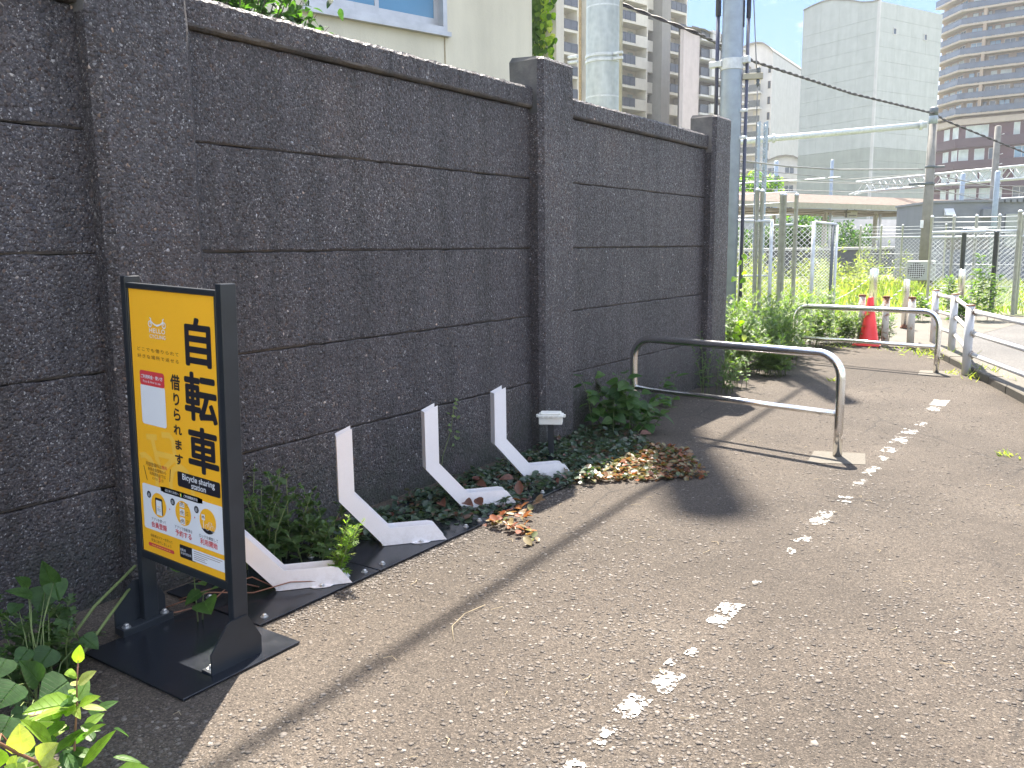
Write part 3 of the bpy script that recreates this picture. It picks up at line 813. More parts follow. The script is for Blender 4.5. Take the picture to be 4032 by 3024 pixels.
text('Bicycle sharing', .733, .6625, w=.37, mat='print_white', bold=.012, k=3); text('station', .732, .685, w=.165, mat='print_white', bold=.012, k=3)
flat('steps_panel', rrect(.033, .729, .9995, .906, .02), 'print_white', 1)
flat('caption_panel', rrect(.269, .7205, .768, .7425, .04), 'print_black', 2)
text('はじめての方へ', .41, .7312, w=.165, mat='print_white', bold=.01, k=3); text('ご利用開始方法', .632, .7315, w=.165, mat='print_white', bold=.01, k=3)
flat('beginner_mark_print', [(.508, .724), (.518, .729), (.518, .741), (.508, .736)], 'print_pale', 3); flat('beginner_mark_print', [(.518, .729), (.528, .724), (.528, .736), (.518, .741)], 'print_green', 3.2)
for i, cu_ in enumerate((.233, .533, .82)):
    flat('step_disc', disc(cu_, .8, .094), 'print_yellow', 2)
    bu = (.115, .411, .694)[i]
    flat('step_badge', disc(bu, .7685, .027, 20), 'print_black', 2)
    text('STEP', bu, .7645, w=.026, mat='print_white', k=3); text('0%d' % (i + 1), bu, .7715, w=.022, mat='print_white', k=3, bold=.02)
for au in (.371, .671): flat('arrow_print', [(au - .006, .797), (au + .007, .801), (au - .006, .805)], 'print_red', 2)
flat('phone_print', rrect(.192, .772, .283, .838, .012), 'print_black', 3); flat('phone_print', [(.203, .781), (.272, .781), (.272, .838), (.203, .838)], 'print_white', 3.4)
strokes('phone_print', [[(.22, .806), (.228, .803), (.238, .808), (.248, .803), (.256, .806)]], 'print_yellow', .002, 4)
text('HELLO', .238, .814, w=.04, mat='print_black', k=4); text('CYCLING', .238, .820, w=.04, mat='print_black', k=4)
def bike(u, v, w, mat, k):
    r = w * .27; a = PW / PHh
    for su in (-1, 1):
        q = disc(u + su * w * .36, v, r, 12); strokes('bicycle_print', [q + [q[0]]], mat, .0012, k)
    strokes('bicycle_print', [[(u - w * .36, v), (u - w * .1, v - w * .5 * a), (u + w * .25, v - w * .5 * a), (u + w * .36, v)], [(u - w * .1, v - w * .5 * a), (u + .02 * w, v), (u + w * .25, v - w * .5 * a)]], mat, .0014, k + .2)
for vv in (.765, .797, .829):
    vb = max(vv - .013, .760); ve = min(vv + .013, .842)
    flat('list_print', [(.495, vb), (.553, vb), (.553, ve), (.495, ve)], 'print_white', 3)
    bike(.524, vv + .003, .04, 'print_brown', 4)
    strokes('list_print', [[(.565, vv - .006), (.60, vv - .006)], [(.565, vv), (.595, vv)], [(.565, vv + .006), (.60, vv + .006)]], 'print_brown', .0012, 3)
flat('ground_print', [(.745, .832)] + [(.82 + .094 * math.cos(math.radians(a)), .8 + .094 * PW / PHh * math.sin(math.radians(a))) for a in range(140, 39, -10)] + [(.895, .832)], 'print_black', 3)
flat('sign_print', [(.752, .778), (.79, .778), (.79, .799), (.752, .799)], 'print_white', 3); strokes('sign_print', [[(.772, .799), (.772, .832)]], 'print_white', .003, 3.3); bike(.772, .789, .024, 'print_brown', 4)
bike(.845, .822, .085, 'print_white', 4)
for s_, q in (('アプリを使って', (.222, .8605, .18)), ('アプリで自転車を', (.527, .8605, .213)), ('ロックを解錠して', (.821, .8615, .215))): text(s_, q[0], q[1], w=q[2], k=2)
for s_, q in (('会員登録', (.223, .8825, .194)), ('予約する', (.523, .8815, .193)), ('利用開始', (.821, .882, .196))): text(s_, q[0], q[1], w=q[2], k=2, mat='print_red', bold=.02)
text('自転車はマナーを守って', .246, .929, w=.274, mat='print_brown'); text('安全に走行しましょう', .239, .947, w=.252, mat='print_brown')
flat('notice_panel', rrect(.074, .960, .398, .9735, .012), 'print_red', 2); strokes('notice_print', [[(.12 + i * .03, .9668), (.142 + i * .03, .9668)] for i in range(8)], 'print_pale', .003, 3)
flat('rules_panel', rrect(.469, .9235, .66, .973, .012), 'print_black', 2); flat('rules_panel', [(.62, .9235), (.9995, .9235), (.9995, .970), (.62, .970)], 'print_white', 3)
text('自転車', .512, .942, w=.066, mat='print_white', k=3); text('安全利用五則', .545, .955, w=.125, mat='print_white', k=3)
strokes('rules_print', [[(.64, .9305), (.97, .9305)], [(.64, .9385), (.945, .9385)], [(.64, .9465), (.80, .9465)], [(.64, .9535), (.77, .9535)], [(.64, .9605), (.79, .9605)]], 'print_brown', .0016, 4)

# white wheel racks: U channels standing askew to the wall
PROFN = [(.309, .002), (0, .002), (-.206, .243), (-.206, .558), (-.132, .592), (-.132, .272), (.030, .088), (.225, .085), (.252, .078), (.262, .066)]
RH = [((-2.787, 2.268), 50.5, 'white bent steel wheel rack nearest the yellow sign, partly hidden by it'), ((-2.790, 2.923), 50.5, 'white bent steel wheel rack, second from the yellow sign, beside the lit weed'),
      ((-2.832, 3.603), 53.5, 'white bent steel wheel rack, third from the yellow sign, foot among brown leaves'), ((-2.862, 4.285), 54.0, 'white bent steel wheel rack farthest from the sign, in front of the small post box')]
RW = .038
def rack(loc, deg, lab):
    t_ = thing('wheel_rack', lab, 'bicycle rack', (loc[0], loc[1], .012), 'white wheel racks bolted along the wall')
    a = math.radians(deg); dx, dy = math.cos(a), math.sin(a)
    fr = lambda s_, n, z: (loc[0] + dx * s_ - dy * n, loc[1] + dy * s_ + dx * n, z + .012)
    for side in (-1, 1):
        mb = MB(); mb.prism(PROFN, side * RW - .0015, side * RW + .0015, fr); fix(mb.build('side_plate', 'white_paint', t_))
    # web along the back and underside of the channel, with a rounded lip on top
    mb = MB(); e = .0014
    path = [(-.132, .592), (-.206, .558), (-.206, .243), (0, .004)]
    for (s0, z0), (s1, z1) in zip(path[1:-1], path[2:]):
        L = math.hypot(s1 - s0, z1 - z0); nx, nz = -(z1 - z0) / L, (s1 - s0) / L
        mb.add([fr(s0, -RW + e, z0), fr(s1, -RW + e, z1), fr(s1, RW - e, z1), fr(s0, RW - e, z0), fr(s0 + nx * .003, -RW + e, z0 + nz * .003), fr(s1 + nx * .003, -RW + e, z1 + nz * .003), fr(s1 + nx * .003, RW - e, z1 + nz * .003), fr(s0 + nx * .003, RW - e, z0 + nz * .003)],
               [(0, 1, 2, 3), (7, 6, 5, 4), (0, 4, 5, 1), (1, 5, 6, 2), (2, 6, 7, 3), (3, 7, 4, 0)])
    mb.box((-.01, -RW + e, .002), (.300, RW - e, .005), fr=fr)
    fix(mb.build('channel_web', 'white_paint', t_))
    lug = [(.10, -.033), (.13, -.040), (.145, -.056), (.165, -.060), (.195, -.060), (.215, -.056), (.23, -.040), (.30, -.033), (.30, -.0285), (.02, -.0285), (.02, -.033)]
    mb = MB(); mb.add([fr(s_, n, .002) for s_, n in lug] + [fr(s_, n, .005) for s_, n in lug], [list(range(len(lug))), list(range(len(lug), 2 * len(lug)))] + [(i, (i + 1) % len(lug), len(lug) + (i + 1) % len(lug), len(lug) + i) for i in range(len(lug))])
    lg = fix(mb.build('lug', 'white_paint', t_)); b = fr(.180, -.047, .005); bolt(lg, b, .008, .008)
    return t_
for q in RH: rack(*q)

# junction box on a black post
jb = thing('junction_box', 'small beige plastic box with a hinged lid on a short black post by the wall', 'junction box', (-2.965, 4.76, 0))
fr = frame((-2.965, 4.76), 62)
mb = MB(); mb.cbox((-.019, -.019, 0), (.019, .019, .27), .002, fr=fr); mb.build('post', 'black_post', jb)
mb = MB(); mb.cbox((-.078, -.05, .268), (.078, .05, .318), .004, fr=fr); bx_ = mb.build('box', 'box_plastic', jb)
mb = MB(); mb.cbox((-.084, -.056, .316), (.084, .056, .332), .004, fr=fr); mb.cbox((-.07, -.044, .331), (.07, .044, .347), .006, fr=fr); mb.build('lid', 'box_plastic', jb)
for i in range(4):
    mb = MB(); x = -.052 + i * .034; mb.cbox((x - .008, .0555, .312), (x + .008, .062, .334), .002, fr=fr); mb.build('clip', 'box_plastic', bx_)
for x in (-.09, .09):
    mb = MB(); mb.cbox((x - .008, -.015, .312), (x + .008, .015, .330), .002, fr=fr); mb.build('latch', 'box_plastic', bx_)

# ================================================================== BARRIERS
def arch(Lp, Rp, h, lab, zr):
    t_ = thing('arch_barrier', lab, 'barrier', ((Lp[0] + Rp[0]) / 2, (Lp[1] + Rp[1]) / 2, 0), 'stainless steel arch barriers across the path')
    a, b = Vector((*Lp, 0)), Vector((*Rp, 0)); d = (b - a).normalized(); r = .16; zc = h - .03
    p = [a + Vector((0, 0, -.05)), a + Vector((0, 0, .2)), a + Vector((0, 0, zc - r))]
    for k in range(1, 10):
        w = PI / 2 * k / 9; p.append(a + d * (r - r * math.cos(w)) + Vector((0, 0, zc - r + r * math.sin(w))))
    L = (b - a).length
    for k in range(1, 8): p.append(a + d * (r + (L - 2 * r) * k / 8) + Vector((0, 0, zc)))
    for k in range(0, 10):
        w = PI / 2 * k / 9; p.append(b - d * (r - r * math.sin(w)) + Vector((0, 0, zc - r + r * math.cos(w))))
    p += [b + Vector((0, 0, .2)), b + Vector((0, 0, -.05))]
    mb = MB(); mb.tube(p, .0304, 24); mb.build('hoop', 'steel', t_)
    mb = MB(); mb.tube([a + d * .025 + Vector((0, 0, zr)), b - d * .025 + Vector((0, 0, zr))], .0215, 20); mb.build('crossbar', 'steel', t_)
    return t_
arch((-3.09, 6.25), (-1.385, 5.925), .73, 'nearer stainless steel arch barrier with a crossbar across the asphalt path', .295)
arch((-3.114, 10.83), (-1.43, 10.456), .71, 'farther stainless steel arch barrier in front of the red traffic cone', .29)
for (x, y, a, w) in ((-1.37, 5.87, -14, .19), (-1.40, 10.42, -12, .22)):
    fr = frame((x, y), a); mb = MB()
    mb.add([fr(-w, -w, .003), fr(-w * .7, w * .9, .003), fr(w, w * .95, .003), fr(w * .9, -w * .8, .003)], [(0, 1, 2, 3)]); o = fix(mb.build('concrete_footing', 'concrete')); structure(o)
    if o.data.polygons[0].normal.z < 0: o.data.flip_normals()

cn = thing('traffic_cone', 'red plastic traffic cone standing between rusty white pipe posts', 'traffic cone', (-2.665, 12.90, 0))
mb = MB(); mb.cbox((-2.665 - .185, 12.9 - .185, 0), (-2.665 + .185, 12.9 + .185, .025), .008); mb.build('base', 'cone', cn)
mb = MB(); mb.lathe((-2.665, 12.9, .02), [(.145, 0), (.14, .02), (.135, .03), (.036, .66), (.03, .672), (.02, .672)], 24); mb.build('body', 'cone', cn)
for (x, y, lab) in ((-2.793, 13.0, 'rusty white pipe post left of the red cone'), (-2.422, 12.76, 'rusty white pipe post right of the red cone, in the middle'), (-2.08, 12.70, 'rusty white pipe post nearest the white railing')):
    t_ = thing('pipe_post', lab, 'post', (x, y, 0), 'rusty pipe posts across the path')
    mb = MB(); mb.tube([(x, y, -.05), (x - .008, y, .70)], .048, 16); mb.build('pipe', 'rusty', t_)
    mb = MB(); mb.lathe((x - .008, y, .695), [(.051, 0), (.051, .02), (.02, .026)], 16); mb.build('cap', 'rust', t_)
for (x, y, h, r, lab) in ((-4.10, 20.05, .90, .09, 'tall stainless bollard with a chain, behind the red cone'), (-2.717, 15.9, .83, .055, 'stainless bollard behind the right pipe post'), (-2.35, 19.86, .90, .07, 'greenish steel bollard behind the white railing')):
    t_ = thing('chain_bollard', lab, 'bollard', (x, y, 0), 'steel chain bollards beyond the path')
    mb = MB(); mb.lathe((x, y, -.03), [(r, 0), (r, h), (r * .9, h + .03), (r * .4, h + .035)], 18); mb.build('post', 'steel', t_)
    mb = MB(); mb.lathe((x, y, .0), [(r + .012, 0), (r + .012, .02), (r, .022)], 18); mb.build('collar', 'rust', t_)
    mb = MB()
    for k in range(14):
        u = k / 13; px, pz = x - .05 - u * .9, h - .14 - u * .62 - .35 * u * (1 - u)
        mb.tube([(px - .02, y + (.012 if k % 2 else 0), pz), (px + .045, y, pz + .028)], .009, 5)
    mb.build('chain', 'galv', t_)

# white pipe railing
RP = [(.55, 6.35), (-.29, 8.4), (-1.13, 10.43), (-1.56, 12.62), (-1.93, 13.62)]
ra = thing('pipe_railing', 'white painted three rail pipe railing running along the kerb', 'railing', (-1.13, 10.43, 0))
for i, (x, y) in enumerate(RP):
    mb = MB(); mb.tube([(x, y, -.05), (x, y, .762)], .045, 18); ps = mb.build('post', 'white_pipe', ra)
    mb = MB(); mb.lathe((x, y, .758), [(.048, 0), (.048, .012), (.02, .018)], 18); mb.build('post_cap', 'rusty', ps)
for i in range(4):
    a, b = Vector((*RP[i], 0)), Vector((*RP[i + 1], 0)); d = (b - a).normalized(); nr = Vector((-d.y, d.x, 0)); nr = nr if nr.x > 0 else -nr
    for z in (.70, .465, .235):
        mb = MB(); mb.tube([a + d * .09 + nr * .03 + Vector((0, 0, z)), b - d * .09 + nr * .03 + Vector((0, 0, z))], .0245, 14); rl = mb.build('rail', 'white_pipe', ra)
        for q, sg_ in ((a, 1), (b, -1)):
            mb = MB(); c = q + d * sg_ * .07 + nr * .028 + Vector((0, 0, z))
            mb.tube([c - d * sg_ * .035, c + d * sg_ * .045], .031, 12); mb.tube([c + Vector((0, 0, -.045)), c + Vector((0, 0, .045))], .009, 6); mb.build('clamp', 'rusty', rl)

# ================================================================== FENCES BEYOND THE PATH
def clip(p, d, w, h):
    t0, t1 = -1e9, 1e9
    for o_, v, m in ((p[0], d[0], w), (p[1], d[1], h)):
        a, b = (0 - o_) / v, (m - o_) / v
        t0, t1 = max(t0, min(a, b)), min(t1, max(a, b))
    return (t0, t1) if t1 > t0 else None
def chainlink(a, b, z0, z1, s, r, parent, mat='galv'):
    a, b = Vector(a), Vector(b); L = (b - a).length; d = (b - a) / L; H = z1 - z0; mb = MB()
    nr = Vector((-d.y, d.x, 0))
    for sg_ in (1, -1):
        k = -H
        while k < L + H:
            c = clip((k, 0 if sg_ > 0 else H), (1, sg_), L, H)
            k += s
            if not c: continue
            e = [(k - s + t_, (0 if sg_ > 0 else H) + sg_ * t_) for t_ in c]
            mb.tube([a + d * u + nr * (.003 * sg_) + Vector((0, 0, z0 + z)) for u, z in e], r, 3, caps=False, smooth=False)
    o = mb.build('chain_link_mesh', mat, parent); o['kind'] = 'stuff'; return o
def pipe(name, pts, r, mat, parent, n=10):
    mb = MB(); mb.tube(pts, r, n); return mb.build(name, mat, parent)
def capped(name, x, y, z, r, mat, parent):
    mb = MB(); mb.lathe((x, y, -.05), [(r, 0), (r, z + .03), (r * 1.25, z + .03), (r * 1.2, z + .05), (r * .5, z + .075)], 10); return mb.build(name, mat, parent)

g1 = thing('chain_link_gate', 'open chain link gate leaf right beside the last wall post, half sunk in weeds', 'gate', (-4.8, 13.65, 0))
a, b = (-5.25, 13.52, 0), (-4.41, 13.81, 0)
pipe('top_rail', [(a[0], a[1], 1.84), (b[0], b[1], 1.82)], .026, 'galv', g1)
pipe('stile', [(b[0], b[1], 0), (b[0], b[1], 1.845)], .03, 'galv', g1); pipe('stile', [(-4.86, 13.655, 0), (-4.86, 13.655, 1.82)], .024, 'galv', g1)
pipe('middle_rail', [(a[0], a[1], .95), (b[0], b[1], .95)], .014, 'galv', g1)
chainlink(a, b, .1, 1.8, .085, .0035, g1)
g2 = thing('chain_link_gate', 'narrow open chain link gate leaf to the right of the tall steel fence posts', 'gate', (-3.6, 14.05, 0))
a, b = (-3.796, 13.994, 0), (-3.463, 14.08, 0)
pipe('stile', [(a[0], a[1], 0), (a[0], a[1], 1.80)], .03, 'galv', g2); pipe('stile', [(b[0], b[1], 0), (b[0], b[1], 1.745)], .022, 'galv', g2); pipe('stile', [(-3.518, 14.06, 0), (-3.518, 14.06, 1.74)], .024, 'galv_dark', g2)
pipe('top_rail', [(a[0], a[1], 1.79), (b[0], b[1], 1.745)], .022, 'galv', g2)
chainlink(a, b, .1, 1.74, .05, .0035, g2)
f3 = thing('chain_link_fence', 'tall galvanised fence posts with chain link and barbed wire beside the wall end', 'fence', (-4.4, 13.85, 0))
for x, y, z in ((-4.844, 13.667, 2.43), (-4.636, 13.739, 2.38), (-4.565, 13.77, 2.36), (-4.278, 13.855, 2.30), (-4.235, 13.872, 2.29), (-4.063, 13.919, 2.285)):
    capped('post', x, y, z - .06, .033, 'galv', f3)
pipe('top_rail', [(-4.41, 13.825, 1.75), (-4.085, 13.915, 1.76)], .02, 'galv', f3)
pipe('top_wire', [(-4.06, 13.92, 1.735), (-3.93, 13.955, 1.725), (-3.80, 13.99, 1.735)], .008, 'galv', f3, 5)
chainlink((-4.41, 13.825, 0), (-3.80, 13.99, 0), .1, 1.73, .085, .0035, f3)
for z0, z1 in ((2.25, 2.27), (2.08, 2.11), (1.90, 1.92)):
    pipe('barbed_wire', [(-5.3, 13.5, z0 + .02), (-4.84, 13.66, z0), (-4.25, 13.865, z1), (-4.06, 13.92, z1)], .006, 'galv', f3, 5)

def fence_run(label, A, B, n, ptop, rail, rails2, s, posts_extra=(), mat='galv', name='chain_link_fence', r=.028):
    A, B = Vector((*A, 0)), Vector((*B, 0))
    t_ = thing(name, label, 'fence', tuple((A + B) / 2))
    for i in range(n + 1):
        p = A.lerp(B, i / n); capped('post', p.x, p.y, ptop, r, mat, t_)
    for z in (rail,): pipe('top_rail', [A + Vector((0, 0, z)), B + Vector((0, 0, z))], .028, 'galv', t_)
    for z in rails2: pipe('wire', [A + Vector((0, 0, z)), (A + B) / 2 + Vector((0, 0, z - .02)), B + Vector((0, 0, z))], .007, 'galv', t_, 5)
    chainlink(A, B, .12, rail - .03, s, .0042, t_)
    return t_
fence_run('long chain link fence with bright top rail in front of the station platform', (-7.33, 33.2), (-4.6, 33.75), 4, 2.10, 1.68, (2.06, 1.95, 1.82, 1.1, .6), .13, r=.03)
f2 = fence_run('chain link fence with barbed wire strands on the right before the grey hut', (-3.04, 20.27), (-.55, 20.53), 6, 2.0, 1.56, (1.98, 1.88, 1.77, 1.66, 1.0, .55), .10)
f4 = thing('chain_link_gate', 'wide chain link gate with dark posts in front of the right fence', 'gate', (-1.9, 20.1, 0))
for x, y, z in ((-2.391, 20.10, 1.72), (-1.81, 20.17, 1.66)): capped('post', x, y, z, .045, 'galv_dark', f4)
capped('post', -1.42, 20.2, 2.06, .04, 'galv', f4)
pipe('top_rail', [(-2.391, 20.1, 1.73), (-1.81, 20.17, 1.67), (-1.42, 20.2, 1.67)], .025, 'galv', f4)
pipe('upper_tube', [(-2.98, 20.0, 1.66), (-2.0, 20.08, 1.67)], .03, 'galv', f4)
chainlink((-2.391, 20.1, 0), (-1.42, 20.2, 0), .15, 1.64, .10, .0042, f4)

# ================================================================== POLES AND WIRES
pl = thing('utility_pole', 'wide galvanised steel utility pole rising behind the wall', 'utility pole', (-8.58, 15.83, 0))
mb = MB(); mb.lathe((-8.58, 15.83, 0), [(.36, 0), (.354, 2), (.349, 4.4), (.341, 6.14), (.32, 11), (.26, 23.9)], 32); mb.build('shaft', 'pole', pl)
for z, rr in ((4.4, .352), (6.12, .344)):
    mb = MB(); mb.lathe((-8.58, 15.83, z), [(rr - .006, 0), (rr, .004), (rr, .03), (rr - .006, .034)], 32, smooth=False); mb.build('joint_ring', 'galv', pl)
for z in (5.18, 5.08):
    mb = MB(); mb.lathe((-8.58, 15.83, z), [(.352, 0), (.362, .005), (.362, .053), (.352, .058)], 32, smooth=False); bd = mb.build('band', 'galv', pl)
    for q0, q1 in (((-8.24, 15.61), (-8.05, 15.68)), ((-9.14, 15.37), (-8.93, 15.44))):
        mb = MB(); mb.cbox((q0[0], q0[1], z), (q1[0], q1[1], z + .05), .005); mb.build('band_lug', 'galv', bd)
pipe('conduit', [(-8.10, 15.67, 0), (-8.105, 15.67, 14)], .034, 'fascia', pl)
pipe('ground_pipe', [(-6.484, 11.268, 0), (-6.484, 11.267, 9)], .022, 'twig', thing('service_pipe', 'thin brown service pipe standing left of the steel utility pole', 'pipe', (-6.484, 11.268, 0)))
bp = thing('utility_pole', 'blue grey steel pole with dark conduits beside the last wall post', 'utility pole', (-4.888, 13.12, 0))
X0, Y0 = -4.89, 13.12
mb = MB(); mb.lathe((X0, Y0, 0), [(.165, 0), (.158, 4.1), (.153, 7), (.14, 10.5)], 28); mb.build('shaft', 'blue_pole', bp)
mb = MB(); mb.lathe((X0, Y0, 4.08), [(.162, 0), (.170, .005), (.170, .16), (.162, .165)], 28, smooth=False); cl = mb.build('clamp_band', 'galv', bp)
mb = MB(); mb.cbox((-5.2, 12.97, 4.13), (-5.0, 13.06, 4.22), .008); mb.cbox((-4.78, 13.10, 4.17), (-4.62, 13.20, 4.27), .008); mb.build('clamp_arm', 'galv', cl)
pipe('conduit', [(-5.09, 13.03, 3.3), (-5.09, 13.03, 4.9)], .03, 'conduit', bp); pipe('conduit', [(-5.09, 13.03, 4.88), (-5.09, 13.03, 9)], .042, 'conduit', bp)
pipe('conduit', [(-5.09, 13.03, 0), (-5.09, 13.03, 3.3)], .03, 'conduit', bp)
pipe('conduit', [(-4.775, 13.15, 0), (-4.775, 13.15, 4.75)], .046, 'conduit', bp); pipe('conduit', [(-4.775, 13.15, 4.7), (-4.775, 13.15, 9)], .056, 'conduit', bp)
pipe('conduit', [(-4.675, 13.195, 0), (-4.675, 13.195, 4.85)], .027, 'conduit', bp); pipe('conduit', [(-4.675, 13.195, 4.82), (-4.675, 13.195, 9)], .034, 'conduit', bp)
for z in (3.45, 3.05):
    mb = MB(); mb.cbox((-4.84, 13.09, z), (-4.62, 13.13, z + .045), .006); mb.build('conduit_clip', 'galv', bp)
fr = frame((-4.73, 13.16), 68)
mb = MB(); mb.cbox((0, -.035, 3.93), (.30, .035, 4.02), .006, fr=fr); mb.build('bracket_arm', 'fascia', bp)
mb = MB(); mb.lathe((-4.52, 13.25, 4.02), [(.02, 0), (.035, .02), (.02, .04), (.035, .06), (.015, .09)], 10); mb.lathe((-4.52, 13.25, 3.83), [(.015, 0), (.03, .03), (.02, .05), (.03, .08), (.02, .1)], 10); mb.build('insulator', 'galv_dark', bp)
def wire(label, pts, r, mat='wire', sag=0.0, n=14, cat='cable', name='overhead_wire', group=None):
    P_ = []
    pts = [Vector(p) for p in pts]
    for a, b in zip(pts[:-1], pts[1:]):
        for k in range(n): u = k / n; P_.append(a.lerp(b, u) - Vector((0, 0, sag * 4 * u * (1 - u))))
    P_.append(pts[-1])
    mb = MB(); mb.tube(P_, r, 6)
    return tag(mb.build(name, mat), label, cat, group)
wire('thin guy wire hanging right of the blue grey pole above its bracket', [(-4.62, 13.21, 9), (-4.612, 13.219, 5.075), (-4.545, 13.24, 4.1)], .010, 'wire')
wire('thin guy wire below the bracket of the blue grey pole', [(-4.525, 13.249, 3.83), (-4.488, 13.261, 0)], .009, 'wire')
# twisted overhead cable
cab = [Vector(p) for p in ((-8.25, 15.95, 6.2), (-6.72, 16.165, 5.46), (-6.85, 19.808, 5.56), (-6.2, 26.182, 5.66), (-4.85, 31.60, 5.62), (-4.713, 32.662, 5.52), (-2.637, 36.906, 4.68), (-.2, 41.5, 4.2))]
cp = []
for a, b in zip(cab[:-1], cab[1:]):
    m = max(2, int((b - a).length / .09))
    for k in range(m): cp.append(a.lerp(b, k / m))
cp.append(cab[-1])
mb = MB()
for ph in (0, PI):
    q = []
    for i, p in enumerate(cp):
        w = i * .75 + ph; q.append(p + Vector((.02 * math.cos(w), 0, .02 * math.sin(w))))
    mb.tube(q, .02, 5)
tag(mb.build('twisted_cable', 'cable'), 'thick twisted black cable sagging across the sky to the concrete pole', 'cable')
wire('overhead service cable passing high above the path along the wall', [(-4.9, 13.12, 8.6), (-4.15, 1.5, 8.5), (-3.3, -12, 8.6)], .028, 'cable', .0)
for lab, p, r in (('upper grey feeder wire running to the concrete pole', [(-10.5, 24.0, 4.25), (-9.716, 26.26, 4.085), (-8.722, 28.704, 3.987), (-7.577, 30.575, 3.938), (-5.1, 31.571, 3.86)], .026),
                  ('lower thin wire running to the concrete pole bracket', [(-11.2, 26.0, 3.9), (-10.396, 28.141, 3.764), (-7.559, 30.58, 3.535), (-5.1, 31.576, 3.309)], .014),
                  ('wire leaving the concrete pole to the right, upper one', [(-4.75, 31.644, 3.668), (-2.466, 35.915, 3.175), (1, 42, 2.9)], .018),
                  ('wire leaving the concrete pole to the right, lower one', [(-4.75, 31.641, 3.21), (-3.655, 35.814, 2.981), (-1, 44, 2.9)], .014),
                  ('bright insulated rod wire above the station canopy', [(-13.9, 37.5, 4.15), (-12.512, 37.993, 4.222), (-10.912, 38.483, 4.229), (-9.509, 38.853, 4.302)], .035),
                  ('thin wire below the upper feeder wire', [(-11.4, 27.0, 4.15), (-7.4, 30.9, 3.62), (-5.0, 31.6, 3.72)], .012),
                  ('thin catenary wire just above the canopy roof', [(-15, 40, 4.55), (-9, 41, 4.1), (-2, 43, 3.75)], .012),
                  ('thin contact wire just above the canopy roof', [(-15, 40.5, 4.2), (-9, 41.5, 3.75), (-2, 43.5, 3.45)], .012)):
    wire(lab, p, r, 'galv' if r > .03 else 'wire')
cpn = thing('utility_pole', 'weathered concrete utility pole carrying the steel crossbeam', 'utility pole', (-4.915, 31.62, 0))
mb = MB(); mb.lathe((-4.90, 31.62, 0), [(.19, 0), (.125, 5.55)], 20); mb.build('shaft', 'conc_pole', cpn)
mb = MB(); mb.lathe((-4.90, 31.62, 5.3), [(.138, 0), (.134, .28), (.125, .29)], 20); mb.build('steel_sleeve', 'blue_pole', cpn)
mb = MB(); mb.lathe((-4.90, 31.62, 5.56), [(.136, 0), (.136, .24), (.10, .27)], 20); mb.build('cap', 'galv_dark', cpn)
mb = MB(); mb.lathe((-4.90, 31.62, 3.9), [(.165, 0), (.165, .06), (.15, .07)], 16); mb.lathe((-4.90, 31.62, 3.35), [(.172, 0), (.172, .05), (.16, .06)], 16); mb.build('band', 'galv_dark', cpn)
mb = MB(); mb.cbox((-5.5, 31.45, 3.36), (-4.75, 31.52, 3.44), .01); mb.cbox((-4.8, 31.5, 3.88), (-4.45, 31.55, 3.95), .01); mb.build('bracket', 'galv_dark', cpn)
mb = MB(); mb.cbox((-5.07, 31.42, 1.95), (-4.97, 31.45, 2.2), .004); mb.build('number_plate', 'equip_white', cpn)
bm_ = thing('steel_crossbeam', 'long pale steel tube beam spanning from the lattice mast to the concrete pole', 'beam', (-8, 30.8, 5.2))
pipe('tube', [(-12.6, 29.5, 4.95), (-10.2, 30.3, 5.10), (-5.08, 31.59, 5.30)], .10, 'galv', bm_, 16)
for x, y, z in ((-10.25, 30.28, 5.1), (-9.75, 30.42, 5.12), (-5.25, 31.55, 5.29)):
    mb = MB(); mb.tube([(x - .05, y - .015, z), (x + .05, y + .015, z)], .15, 16); mb.build('flange', 'galv', bm_)
lm = thing('lattice_mast', 'square steel lattice mast behind the blue grey pole', 'mast', (-9.88, 29.5, 0))
fr = frame((-9.9, 29.6), 55)
for tx in (-.13, .13):
    for ny in (-.13, .13):
        mb = MB(); mb.cbox((tx - .035, ny - .035, 0), (tx + .035, ny + .035, 5.6), .004, fr=fr); mb.build('chord', 'blue_pole', lm)
mb = MB()
for k in range(14):
    z = .1 + k * .39
    for ny in (-.13, .13): mb.tube([fr(-.13, ny, z), fr(.13, ny, z + .19), fr(-.13, ny, z + .39)], .014, 5)
    for tx in (-.13, .13): mb.tube([fr(tx, -.13, z), fr(tx, .13, z + .19), fr(tx, -.13, z + .39)], .014, 5)
mb.build('lacing', 'galv', lm)
def truss(label, A, B, zt, zb, n, r):
    A, B = Vector((*A, 0)), Vector((*B, 0)); t_ = thing('lattice_beam', label, 'beam', tuple((A + B) / 2 + Vector((0, 0, zb))))
    d = (B - A).normalized(); nr = Vector((-d.y, d.x, 0)) * .22
    for sd in (-1, 1):
        pipe('chord', [A + d * .5 + nr * sd + Vector((0, 0, zt)), B + nr * sd + Vector((0, 0, zt))], r, 'galv', t_)
        pipe('chord', [A + nr * sd + Vector((0, 0, zb - .12)), A + d * .6 + nr * sd + Vector((0, 0, zb)), B + nr * sd + Vector((0, 0, zb))], r, 'galv', t_)
        mb = MB(); L = (B - A).length
        for k in range(n):
            p = A + d * (.6 + (L - .6) * k / n) + nr * sd; q = A + d * (.6 + (L - .6) * (k + 1) / n) + nr * sd; m = (p + q) / 2
            mb.tube([p + Vector((0, 0, zb)), m + Vector((0, 0, zt)), q + Vector((0, 0, zb))], r * .55, 5)
        mb.build('lacing', 'galv', t_)
truss('bright lattice beam over the tracks passing behind the concrete pole', (-12.4, 53.5), (-1.0, 46.5), 5.03, 4.45, 13, .05)
truss('darker smaller lattice beam low behind the grey hut', (-5.2, 55.5), (2.0, 52.0), 3.85, 3.15, 9, .045)
